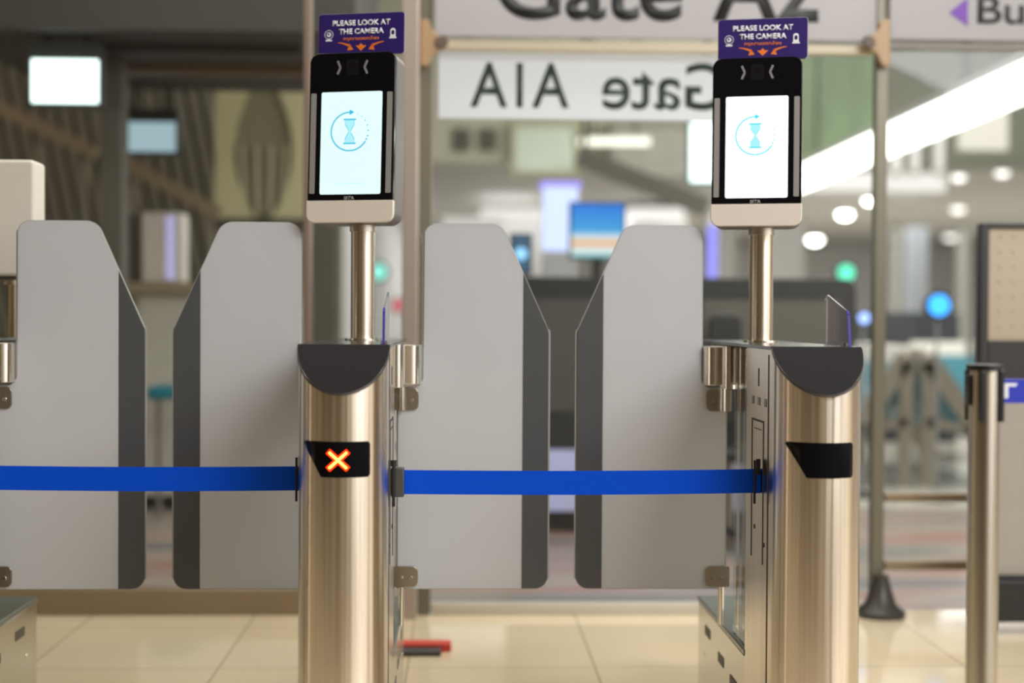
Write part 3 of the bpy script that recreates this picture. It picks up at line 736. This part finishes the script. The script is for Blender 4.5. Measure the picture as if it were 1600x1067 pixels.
lo = MB().box(fw, .015, .215, wd - fw, .035, z2).build('lower_panel', mat('grey_beige_panel', (.34, .31, .27), .45, noise=.05, nscale=20), t)
mb = MB(); z = z1 + .05
while z < ht - .05:
    x = fw + .045
    while x < wd - fw - .02: mb.cyl((x, .0125, z), (x, .0155, z + .001), .004, .007, 8); x += .05
    z += .055
mb.build('dimples', PERF, up)
MB().box(-.0, -.02, .045, wd, .10, .20).build('base', BLK, t, bevel=.006)
for xx in (.06, wd - .06):
    MB().cyl((xx - .015, .03, .0285), (xx + .015, .03, .0285), .028, seg=24).build('caster', BLK, t)

# ================================================================== FLOOR STRIP
a = P(607, 1018, 4.9)
zr = 4.86
t = thing('floor_strip', (P(607, 1000, 4.9).x, 4.82, 0), 'red and black flat strip lying on the floor by the red cross pedestal', 'floor strip')
Wf = P(705, 1005, 4.9).x - P(607, 1005, 4.9).x
MB().box(-.25, .0, 0, Wf * .84, .065, .018).build('black_bar', mat('dark_rubber', (.05, .045, .04), .5), t, bevel=.003)
MB().box(-.25, .066, 0, Wf, .13, .028).build('red_bar', mat('red_plastic', (.62, .05, .025), .45), t, bevel=.003)

# ================================================================== THINGS BEYOND THE GLASS — CENTRE
# dark service counter
Yc = 7.6
a = P(800, 432, Yc); b = P(1338, 432, Yc); wd = b.x - a.x; ht = a.z
t = thing('service_counter', (a.x, Yc, 0), 'long dark grey service counter with black rim beyond the glass', 'counter')
K = mat('counter_black', (.018, .018, .017), .4)
MB().box(.04, .06, .0, wd - .04, .75, .10).build('plinth', K, t)
MB().prism(rpoly([(0, .10, 0), (wd, .10, 0), (wd, ht, .06), (0, ht, .02)]), 0, .06).build('front_frame', K, t, bevel=.004)
MB().box(.0, .061, .101, wd - .005, .75, ht - .03).build('carcass', mat('counter_dark', (.04, .038, .036), .5), t)
g0 = P(1098, 460, Yc).x - a.x; g1 = P(1312, 460, Yc).x - a.x
MB().box(g0, -.01, P(0, 640, Yc).z, g1, -.001, P(0, 462, Yc).z).build('inset_panel', mat('counter_taupe', (.10, .09, .072), .5), t)
g2 = P(825, 460, Yc).x - a.x
MB().box(g2, -.01, P(0, 640, Yc).z, g0 - .05, -.001, P(0, 462, Yc).z).build('inset_panel', mat('counter_taupe_dark', (.06, .056, .05), .5), t)
MB().box(g2, -.012, .12, g1, -.001, P(0, 700, Yc).z).build('kick_panel', mat('pale_violet_lit_tone', (.52, .54, .85), .12), t)  # lit violet look of the counter foot is put into the colour
# monitors on counter
def monitor(px0, py0, px1, py1, Y, label, m, stand_to=None, name='monitor', cat='monitor', grp=None):
    a = P(px0, py0, Y); b = P(px1, py1, Y); wd = b.x - a.x; h = a.z - b.z; zb = stand_to if stand_to is not None else b.z - .1
    t = thing(name, ((a.x + b.x) / 2, Y, zb), label, cat, grp)
    o = b.z - zb
    MB().box(-wd / 2 - .012, 0, o - .012, wd / 2 + .012, .05, o + h + .012).build('casing', K, t, bevel=.004)
    MB().box(-wd / 2, -.003, o, wd / 2, 0, o + h).build('screen', m, t)
    if o > .03:
        MB().box(-.03, .02, 0.01, .03, .06, o).build('stand', K, t); MB().box(-.1, -.05, 0, .1, .12, .012).build('foot', K, t)
    return t
ztop = ht
MONB = mat('dark_blue_monitor', (.02, .03, .05), .3, emit=(.04, .10, .17), estr=1)
mn = monitor(800, 368, 828, 425, 7.9, 'small dark monitor with a pale blue logo on the counter, left of the television', MONB, ztop + .0)
MB().cyl((0, -.006, P(0, 382, 7.9).z - mn.location.z - .03), (0, -.003, P(0, 382, 7.9).z - mn.location.z - .03), .035, seg=20).build('logo', mat('pale_blue_glow', (.1, .1, .1), .5, emit=(.25, .6, 1), estr=1.4), mn)
# big television with blue sky picture: blue top, white middle, orange line, white
def tv_mat():
    m = bpy.data.materials.new('television_picture'); m.use_nodes = True; t_ = m.node_tree; b_ = t_.nodes['Principled BSDF']
    c = t_.nodes.new('ShaderNodeTexCoord'); s_ = t_.nodes.new('ShaderNodeSeparateXYZ'); t_.links.new(c.outputs['Generated'], s_.inputs[0])
    r_ = t_.nodes.new('ShaderNodeValToRGB'); e_ = r_.color_ramp.elements
    e_[0].position = 0; e_[0].color = (.05, .55, .62, 1); e_[1].position = 1; e_[1].color = (.01, .20, .85, 1)
    for p, cc in ((.08, (.75, .9, .95, 1)), (.2, (.9, .85, .8, 1)), (.24, (.95, .42, .12, 1)), (.30, (.95, .55, .25, 1)), (.34, (.9, .92, .95, 1)), (.40, (.6, .8, .95, 1)), (.48, (.06, .42, .85, 1))):
        n = e_.new(p); n.color = cc
    t_.links.new(s_.outputs['Z'], r_.inputs[0]); t_.links.new(r_.outputs[0], b_.inputs['Emission Color']); b_.inputs['Emission Strength'].default_value = .95; b_.inputs['Base Color'].default_value = (0, 0, 0, 1)
    return m
monitor(893, 318, 974, 402, 8.3, 'wide television showing blue sky and an orange band, above the dark counter', tv_mat(), ztop, name='television', cat='television')
# tall lit column display behind the television
a = P(850, 292, 9.6); b = P(903, 380, 9.6); wd = b.x - a.x
t = thing('light_box', (a.x, 9.6, 0), 'tall pale blue glowing light box behind the left side of the television', 'light box')
MB().box(0, 0, 0, wd, .2, P(0, 386, 9.6).z).build('stand', mat('pale_plinth', (.5, .5, .52), .5), t)
MB().box(0, 0, P(0, 384, 9.6).z, wd, .2, a.z).build('lit_face', mat('pale_blue_lightbox', (.3, .3, .4), .5, emit=(.55, .66, 1), estr=1.15), t, bevel=.01)
MB().box(-.02, -.01, a.z, wd + .02, .21, a.z + .04).build('top_trim', mat('violet_trim', (.2, .15, .5), .5, emit=(.38, .34, 1), estr=.9), t)
# violet light column right of the wings
a = P(1108, 352, 10); b = P(1121, 352, 10)
t = thing('light_column', (a.x, 10, 0), 'thin violet glowing column behind the counter, left of the right scanner pole', 'light column')
MB().box(0, 0, 0, b.x - a.x, .08, a.z).build('lit_tube', mat('violet_tube', (.1, .1, .3), .5, emit=(.30, .28, 1), estr=1.1), t)
MB().box(-.03, -.03, 0, b.x - a.x + .03, .11, .05).build('foot', K, t)
# white pillars and kiosks behind the counter
WH = mat('white_cladding', (.78, .77, .78), .45, noise=.03, nscale=3)
def pillar(px0, px1, py, Y, label, d=.5, m=WH, name='white_pillar', cat='pillar', grp=None):
    a = P(px0, py, Y); b = P(px1, py, Y)
    t = thing(name, ((a.x + b.x) / 2, Y, 0), label, cat, grp); w_ = (b.x - a.x) / 2
    MB().box(-w_, 0, .08, w_, d, a.z).build('body', m, t, bevel=.01); MB().box(-w_ - .015, -.015, 0, w_ + .015, d + .015, .08).build('plinth', mat('grey_plinth', (.2, .2, .2), .5), t)
    return t
pillar(1208, 1258, 340, 16, 'white square pillar beyond the counter, right of the right scanner pole')
pillar(1121, 1150, 330, 18, 'white square pillar beyond the counter between the violet column and the scanner pole')
pillar(1000, 1075, 345, 13, 'wide white cabinet beyond the counter, right of the television', name='white_cabinet', cat='cabinet')
pillar(985, 1070, 322, 20, 'broad white booth far behind the right wing top', name='white_booth', cat='booth', d=1.5)
pillar(690, 790, 338, 14, 'low white booth seen above the wing right of the red cross pedestal', name='white_booth', cat='booth', d=1.2)
pillar(752, 848, 326, 19, 'pale booth far off between the left wing and the light box', name='white_booth', cat='booth', d=1.5)
# bright hanging display behind the right scanner (left rim visible)
a = P(1079, 192, 9); b = P(1180, 285, 9)
t = thing('hanging_display', ((a.x + b.x) / 2, 9, b.z), 'bright white lit display half hidden behind the right face scanner', 'display')
w_ = (b.x - a.x) / 2; h_ = a.z - b.z
MB().box(-w_ - .012, .004, -.012, w_ + .012, .06, h_ + .012).build('casing', mat('teal_casing', (.02, .16, .16), .4), t)
MB().box(-w_, -.002, 0, w_, .003, h_).build('screen', mat('white_display', (.5, .5, .5), .4, emit=(.84, 1, 1), estr=2.2), t)
for xx in (-.1, .1): MB().bar((xx, .03, h_ + .012), (xx, .03, 5.8 - b.z), .02, .02).build('rod', K, t)
# small openings in the olive fascia, pale panel, lamp
OPEN = mat('dark_opening', (.10, .10, .08), .6)
for k, (p0, p1) in enumerate(((707, 736), (748, 776))):
    a = P(p0, 200, 14.98); b = P(p1, 236, 14.98)
    t = thing('wall_grille', (a.x, 14.98, b.z), ('left' if k == 0 else 'right') + ' one of two dark square grilles on the olive upper wall', 'grille', 'square grilles')
    w_, h_ = b.x - a.x, a.z - b.z
    MB().box(0, -.01, 0, w_, .02, h_).build('plate', OPEN, t, bevel=.01)
    mb = MB()
    for q_ in range(5): mb.box(.01, -.02, h_ * (q_ + .4) / 5, w_ - .01, -.01, h_ * (q_ + .55) / 5)
    mb.build('louvres', mat('olive_louvre', (.16, .16, .12), .6), t)
def plate(name, px0, py0, px1, py1, Y, d, m, label, cat, fm=None, grp=None):
    a = P(px0, py0, Y); b = P(px1, py1, Y)
    t = thing(name, (a.x, Y, b.z), label, cat, grp); w_, h_ = b.x - a.x, a.z - b.z
    MB().box(.0, 0, 0, w_, d, h_).build('panel', m, t)
    if fm:
        f_ = MB(); q = .05
        f_.box(-q, -.02, -q, 0, d, h_ + q); f_.box(w_, -.02, -q, w_ + q, d, h_ + q); f_.box(0, -.02, -q, w_, d, 0); f_.box(0, -.02, h_, w_, d, h_ + q)
        f_.build('frame', fm, t)
    return t
plate('glazed_panel', 805, 196, 898, 268, 14.9, .1, mat('pale_green_glazing', (.62, .70, .58), .2), 'pale green glazed panel on the olive upper wall', 'window', mat('olive_frame', (.40, .38, .24), .6))
plate('dark_panel', 912, 196, 948, 262, 14.9, .1, mat('olive_dark_panel', (.20, .19, .13), .6), 'dark olive panel right of the pale green glazing', 'panel')
plate('wall_louvre', 960, 196, 1076, 275, 14.85, .15, mat('grey_slats', (.36, .35, .30), .6, noise=.4, nscale=6, stretch=(1, 1, 6)), 'grey slatted panel on the upper wall left of the lit display', 'panel', mat('slat_frame', (.25, .24, .2), .6))
def lamp_tube(p0, p1, w_, label, m, name='ceiling_lamp', cat='lamp', hz=None, rods=True, vh=.5):
    p0, p1 = Vector(p0), Vector(p1)
    t = thing(name, p0, label, cat)
    d = p1 - p0
    MB().bar((0, 0, 0), tuple(d), w_, w_ * vh).build('diffuser', m, t)
    up_ = Vector((0, 0, w_ * (vh / 2 + .13)))
    MB().bar(tuple(up_), tuple(d + up_), w_ * 1.02, w_ * .26).build('housing', mat('lamp_housing_white', (.7, .7, .68), .5), t)
    if rods:
        for u in (.2, .8):
            q_ = d * u + up_; MB().bar(tuple(q_), (q_.x, q_.y, (hz or 5.79) - p0.z), .02, .02).build('rod', K, t)
    return t
LED = mat('led_white', (.8, .8, .8), .5, emit=(1, 1, .93), estr=4.5)
lamp_tube(P(905, 222, 13.5), P(1015, 222, 13.5), .10, 'small pale strip lamp below the mirrored sign, far off', mat('soft_lamp', (.8, .8, .7), .5, emit=(1, 1, .85), estr=1.1))
# big linear lamp, rising to the right
lamp_tube(P(1225, 292, 13.5), P(1640, 112, 7.4), .19, vh=.8, label='long blazing white linear lamp rising to the upper right', m=LED, name='linear_lamp')
# dark diagonal beam in the centre
t = thing('roof_truss', P(905, 245, 13), 'dark sloping roof beam above the television', 'beam')
MB().bar((0, 0, 0), tuple(P(1105, 325, 12.6) - P(905, 245, 13)), .12, .18).build('chord', mat('truss_grey', (.16, .15, .13), .6), t)
MB().bar((0.05, 0, 0), (.05, 0, 5.8 - t.location.z), .04, .04).build('hanger', K, t)

# ------------------------------------------------------------------ right part
plate('green_glazing', 1240, 84, 1368, 262, 14.88, .1, mat('green_glass_panel', (.17, .235, .135), .35, noise=.5, nscale=1.6, stretch=(2.5, 1, .8)), 'mottled green glazed wall section right of the right scanner', 'window')
plate('balcony_front', 1240, 268, 1478, 300, 14.0, 1.004, mat('white_balcony', (.80, .79, .80), .4), 'white balcony front below the blazing linear lamp', 'balcony')
for k, (p0, p1, lb) in enumerate(((1396, 1412, 'first'), (1428, 1440, 'second'), (1466, 1478, 'third'))):
    a = P(p0, 205, 13.9); b = P(p1, 268, 13.9)
    t = thing('window_mullion', (a.x, 13.95, P(p0,268,13.95).z), lb + ' white upright counted left to right on the balcony beyond the right post', 'mullion', 'white uprights on the balcony')
    MB().box(0, 0, 0, b.x - a.x, .12, a.z - b.z).build('upright', mat('white_upright', (.78, .76, .76), .4), t, bevel=.01)
hb = plate('hanging_banner', 1500, 168, 1575, 235, 12.5, .06, mat('cream_banner', (.72, .70, .64), .5), 'cream hanging panel just under the linear lamp at right', 'banner')
for xx in (.06, .34): MB().bar((xx, .03, .2), (xx, .03, 5.79 - hb.location.z), .015, .015).build('rod', K, hb)
BULB = mat('round_lamp_glow', (.8, .8, .8), .5, emit=(1, 1, .95), estr=16)
BULBD = mat('round_lamp_dim', (.8, .8, .8), .5, emit=(1, .95, .93), estr=2.6)
spots = [(1360, 312, BULB, 'nearest the right post'), (1320, 335, BULB, 'middle of the bright row of three'), (1273, 374, BULB, 'lowest of the bright row of three, next to the pole'),
         (1498, 277, BULBD, 'dim, under the linear lamp'), (1566, 270, BULBD, 'dim, rightmost by the frame edge'), (1497, 326, BULBD, 'dim, above the teal seats'), (1485, 369, BULBD, 'dim, lowest above the teal seats'),
         (640, 372, BULBD, 'dim, just left of the wide champagne post'), (780, 214, None, '')]
for (px, py, m, lb) in spots:
    if m is None: continue
    zz = 2.74; Y = (zz - ZC) * FPX / max(20, (497 - py)); Y = min(Y, 31)
    p = P(px, py, Y)
    t = thing('round_ceiling_lamp', (p.x, p.y, p.z), 'round ceiling lamp, ' + lb, 'lamp', 'round ceiling lamps')
    rr = .095 * Y / 20
    MB().lathe([(rr * .3, -rr * .55), (rr * .75, -rr * .4), (rr, 0), (rr * .75, rr * .35), (rr * .3, rr * .45)], seg=24).build('globe', m, t)
    MB().cyl((0, 0, rr * .4), (0, 0, max(.06 + rr * .4, 2.8 - p.z)), rr * .25, seg=16).build('mount', K, t)
# small coloured lights
def signal(px, py, Y, r, col, st, label, base='pole'):
    p = P(px, py, Y)
    t = thing('signal_light', (p.x, Y, 0), label, 'light')
    MB().cyl((0, .03, .02), (0, .03, p.z - r * .6), .009, seg=12).build('pole', mat('thin_grey_pole', (.3, .3, .3), .5), t); MB().cyl((0, 0, 0), (0, 0, .02), .13, seg=24).build('foot', K, t)
    MB().cyl((0, .0, p.z), (0, .05, p.z), r * 1.35, seg=24).build('casing', K, t)
    MB().cyl((0, -.01, p.z), (0, .0, p.z), r, seg=24).build('lens', mat('glow_%d_%d' % (px, py), (.1, .1, .1), .5, emit=col, estr=st), t)
signal(1467, 477, 9.0, .068, (0, .32, 1), 2.6, 'round bright blue light on a thin post above the teal seats')
signal(1350, 497, 9.2, .035, (.3, .45, 1), 2.5, 'small pale blue light at the right end of the dark counter')
signal(1322, 426, 14.6, .08, (.08, .9, .55), 1.8, 'green light above the right end of the dark counter')
signal(592, 425, 12.8, .07, (.25, .9, .75), 1.2, 'green light seen beside the pole of the left scanner')
signal(622, 477, 12.6, .05, (.9, .15, .2), .9, 'red light low beside the wide champagne post')
# grey far wall columns on the right
for k, (p0, p1, lb) in enumerate(((1400, 1416, 'slim grey column close to the right post, far off'), (1505, 1522, 'slim grey column above the white seat headrest, far off'))):
    a = P(p0, 340, 24); b = P(p1, 340, 24)
    t = thing('hall_column', (a.x, 24, 0), lb, 'column', 'slim hall columns')
    MB().cyl((0, 0, 0), (0, 0, 2.8), (b.x - a.x) / 2, seg=24).build('shaft', mat('column_grey', (.30, .30, .27), .5), t)
pillar(1418, 1450, 355, 19, 'pale blue upright panel between the two slim grey columns', m=mat('pale_blue_panel', (.55, .60, .68), .4), d=.1, name='upright_panel', cat='panel')
a = P(1340, 487, 13.3); b = P(1500, 520, 13.3)
t = thing('low_cabinet', (a.x, 13.3, 0), 'long low dark cabinet behind the teal seats', 'cabinet')
MB().box(0, 0, .05, b.x - a.x, .5, a.z).build('body', mat('dark_navy_cabinet', (.05, .055, .07), .5), t, bevel=.01); MB().box(.02, .02, 0, b.x - a.x - .02, .48, .05).build('plinth', K, t)

# ------------------------------------------------------------------ teal seats
TEAL = mat('teal_seat_shell', (.02, .19, .25), .35, noise=.05, nscale=4)
HEADW = mat('cream_headrest', (.78, .74, .68), .5)
LEGG = mat('grey_leg_metal', (.26, .24, .20), .35, .7)
def bench(loc, rz, n, label):
    t = thing('bench_seat', loc, label, 'bench', None, rz); w_ = .56
    for i in range(n):
        x = (i - (n - 1) / 2) * w_
        prof = [(-.28, .40), (-.28, .455), (.16, .43), (.36, .86), (.405, .84), (.20, .37)]
        MB().prism(rpoly([(a, b, .012) for a, b in prof]), x - w_ * .46, x + w_ * .46, 'x').build('seat', TEAL, t, bevel=.008)
        MB().prism(rpoly([(.345, .80, .01), (.41, .975, .02), (.455, .96, .02), (.40, .79, .01)]), x - w_ * .42, x + w_ * .42, 'x').build('headrest', HEADW, t, bevel=.008)
    MB().box(-w_ * n / 2, .02, .33, w_ * n / 2, .08, .372).build('beam', LEGG, t)
    for x in (-w_ * n / 2 + .005, w_ * n / 2 - .005):
        mb = MB(); mb.bar((x, .42, .90), (x, -.22, .0), .03, .13); mb.bar((x, .42, .86), (x, .40, .0), .03, .09); mb.bar((x, -.02, .38), (x, .42, .45), .03, .06); mb.bar((x, -.26, .42), (x, .1, .40), .03, .04)
        mb.build('leg', LEGG, t)
    return t
ap = P(1432, 540, 9.7)
bench((ap.x - .48, 10.55, 0), R(-90), 3, 'teal bench facing left beyond the right post, cream headrests')
bench((ap.x + .50, 10.55, 0), R(90), 3, 'teal bench facing right, back to back with the left facing one')
c_ = P(1500, 540, 11.6)
bench((c_.x + .55, 11.7, 0), 0, 3, 'teal bench with wide cream headrests facing the glass, beside the black framed stand')

# ------------------------------------------------------------------ left part beyond the glass
# slatted wall
SL = mat('slat_grey_brown', (.25, .225, .175), .7)
t = thing('slatted_screen', (-5.0, 11.4, 0), 'tall screen of slanted grey brown slats at the upper left beyond the glass', 'screen')
mb = MB(); mb2 = MB()
for k in range(34):
    x = -.9 + k * .115
    mb.bar((x + .0, 0, 3.9), (x + .75, 0, 0.2), .07, .05)
mb.build('slats', SL, t)
MB().box(-.8, .06, 0, 4.0, .12, 4.1).build('backing', mat('screen_backing', (.125, .112, .088), .8), t)
MB().box(-.8, -.08, 0, 4.0, .055, .2).build('plinth', SL, t)
# sloping handrails
OCH = mat('ochre_handrail', (.30, .235, .15), .5)
def rail(pa, pb, label):
    t = thing('sloping_handrail', pa, label, 'handrail'); d = Vector(pb) - Vector(pa)
    MB().bar((0, 0, 0), tuple(d), .07, .085).build('rail', OCH, t)
    for u in (.1, .5, .9):
        q_ = d * u; MB().bar((q_.x, 0, q_.z), (q_.x, 0, -Vector(pa).z), .03, .03).build('baluster', SL, t)
rail(P(-30, 155, 9.3), P(150, 240, 9.3), 'ochre sloping handrail left of the dark mullion')
rail(P(192, 252, 9.3), P(345, 335, 9.3), 'ochre sloping handrail right of the dark mullion')
# yellow arched panel
a = P(336, 112, 10.2); b = P(480, 342, 10.2); w_, h_ = b.x - a.x, a.z - b.z
t = thing('arched_panel', (a.x, 10.2, 0), 'yellow lit wall panel with a pointed oval opening left of the slim post', 'wall panel')
zb = b.z
pts = []
MB().box(0, .06, 0, w_, .2, a.z).build('back', mat('olive_recess', (.24, .23, .14), .7), t)
# two curved yellow shells leaving a leaf shaped opening
YE = mat('yellow_plaster', (.56, .53, .32), .6)
def curve_x(v, s_):  # opening half width
    return .5 + s_ * .33 * math.sin(math.pi * min(1, max(0, v)))
for s_ in (-1, 1):
    out1, inn = [], []
    for i in range(21):
        v = i / 20; z = zb + h_ * v
        xi = w_ * (.52 + s_ * (.02 + .30 * math.sin(math.pi * (v * .95 + .05)) ** .8))
        out1.append((0 if s_ < 0 else w_ * 1.0, .0, z)); inn.append((xi, 0, z))
    MB().strip(out1, inn, .055, (0, 1, 0)).build('curved_shell', YE, t)
mb = MB()
for k in range(4):
    x0 = w_ * (.33 + k * .13); mb.bar((x0, .04, zb + .02), (x0 + w_ * .03 * (k - 1.5), .04, zb + h_ * .5), .03, .06)
mb.build('ribs', mat('yellow_ribs', (.46, .44, .29), .6), t)
MB().box(-.02, -.02, zb - .08, w_ + .02, .055, zb).build('sill', mat('dark_sill', (.06, .055, .04), .6), t)
MB().box(0, .0, 0, w_, .055, zb - .08).build('lower_wall', DIMW, t)
# lit screens
def hang_screen(px0, py0, px1, py1, Y, m, label, ztop_, top=True):
    a = P(px0, py0, Y); b = P(px1, py1, Y); w_ = (b.x - a.x) / 2; h_ = a.z - b.z
    t = thing('hanging_screen', ((a.x + b.x) / 2, Y, b.z), label, 'screen')
    MB().box(-w_, 0, 0, w_, .01, h_).build('screen', m, t)
    MB().box(-w_ - .015, .011, -.015, w_ + .015, .09, h_ + .07).build('casing', mat('dark_casing', (.03, .035, .035), .5), t)
    MB().box(-w_ - .015, -.01, h_ + .02, w_ + .015, .0105, h_ + .075).build('hood', mat('dark_casing', (.03, .035, .035), .5), t)
    for xx in (-w_ * .6, w_ * .6): MB().bar((xx, .05, h_ + .07), (xx, .05, ztop_ - b.z), .02, .02).build('rod', K, t)
hang_screen(49, 92, 153, 161, 7.0 - .15, mat('cyan_white_screen', (.3, .3, .3), .4, emit=(.80, 1, .95), estr=2.6), 'bright cyan white hanging screen at the upper left', P(0, 62, 7).z)
hang_screen(192, 190, 274, 237, 8.3, mat('dim_blue_screen', (.2, .2, .25), .4, emit=(.34, .50, .56), estr=.95), 'dim blue hanging screen right of the dark mullion', P(0, 62, 7).z)
# counter with machine
Yl = 8.5
a = P(192, 440, Yl); b = P(475, 440, Yl); w_ = b.x - a.x
t = thing('check_in_counter', (a.x, Yl, 0), 'pale counter with an ochre top seen between the two left wings', 'counter')
MB().box(0, 0, a.z - .07, w_, .42, a.z).build('worktop', mat('ochre_top', (.30, .24, .15), .5), t, bevel=.005)
MB().box(.08, .05, 0.08, w_, .40, a.z - .071).build('body', mat('pale_counter_body', (.50, .48, .42), .5), t)
MB().box(.1, .07, 0, w_, .38, .08).build('plinth', K, t)
c1 = P(221, 332, Yl + .15); c2 = P(285, 440, Yl + .15)
t = thing('check_in_machine', ((c1.x + c2.x) / 2, Yl + .15, a.z), 'white upright machine standing on the ochre topped counter', 'machine')
w2_ = (c2.x - c1.x) / 2; hh = c1.z - a.z
MB().box(-w2_, 0, .0, w2_, .2, hh).build('body', mat('white_machine', (.72, .68, .64), .45), t, bevel=.012)
MB().box(w2_ * .2, -.004, .02, w2_ * .62, .001, hh - .02).build('lit_strip', mat('lilac_strip', (.5, .5, .7), .5, emit=(.42, .38, .75), estr=.7), t)
MB().box(-w2_ - .10, .05, 0, -w2_ - .005, .2, hh * .98).build('side_unit', mat('dark_side_unit', (.10, .09, .08), .5), t, bevel=.01)
Yt = 7.9
a = P(228, 604, Yt); b = P(300, 625, Yt)
t = thing('padded_rest', (a.x, Yt, 0), 'teal padded rest glimpsed through the gap between the two left wings', 'bench')
MB().box(0, 0, b.z, b.x - a.x, .4, a.z).build('pad', TEAL, t, bevel=.02)
for xx in (.03, b.x - a.x - .03): MB().cyl((xx, .2, .0), (xx, .2, b.z), .015, seg=16).build('leg', LEGG, t)

# small things standing on the floor and counter beyond the glass
a = P(1106, 490, 7.3); b = P(1162, 532, 7.3)
t = thing('office_chair', ((a.x + b.x) / 2, 7.2, 0), 'black office chair in front of the dark counter, beside the right scanner pole', 'chair')
w_ = (b.x - a.x) / 2
MB().prism(rpoly([(-w_, .60, .03), (w_, .60, .03), (w_ * .9, a.z, .05), (-w_ * .9, a.z, .05)]), .10, .16).build('backrest', K, t, bevel=.01)
MB().prism(rpoly([(-.22, -.22, .06), (.22, -.22, .06), (.22, .16, .06), (-.22, .16, .06)]), .44, .50, 'z').build('seat', K, t, bevel=.012)
MB().box(-.03, .13, .46, .03, .155, .66).build('back_stem', K, t)
MB().cyl((0, -.02, .06), (0, -.02, .44), .025, seg=20).build('gas_column', LEGG, t)
for k in range(5):
    aa = 2 * math.pi * k / 5
    c = MB(); c.bar((0, -.02, .08), (.24 * math.cos(aa), -.02 + .24 * math.sin(aa), .06), .04, .03); c.cyl((.24 * math.cos(aa), -.035 + .24 * math.sin(aa), .026), (.24 * math.cos(aa), -.005 + .24 * math.sin(aa), .026), .026, seg=16); c.build('foot', K, t)
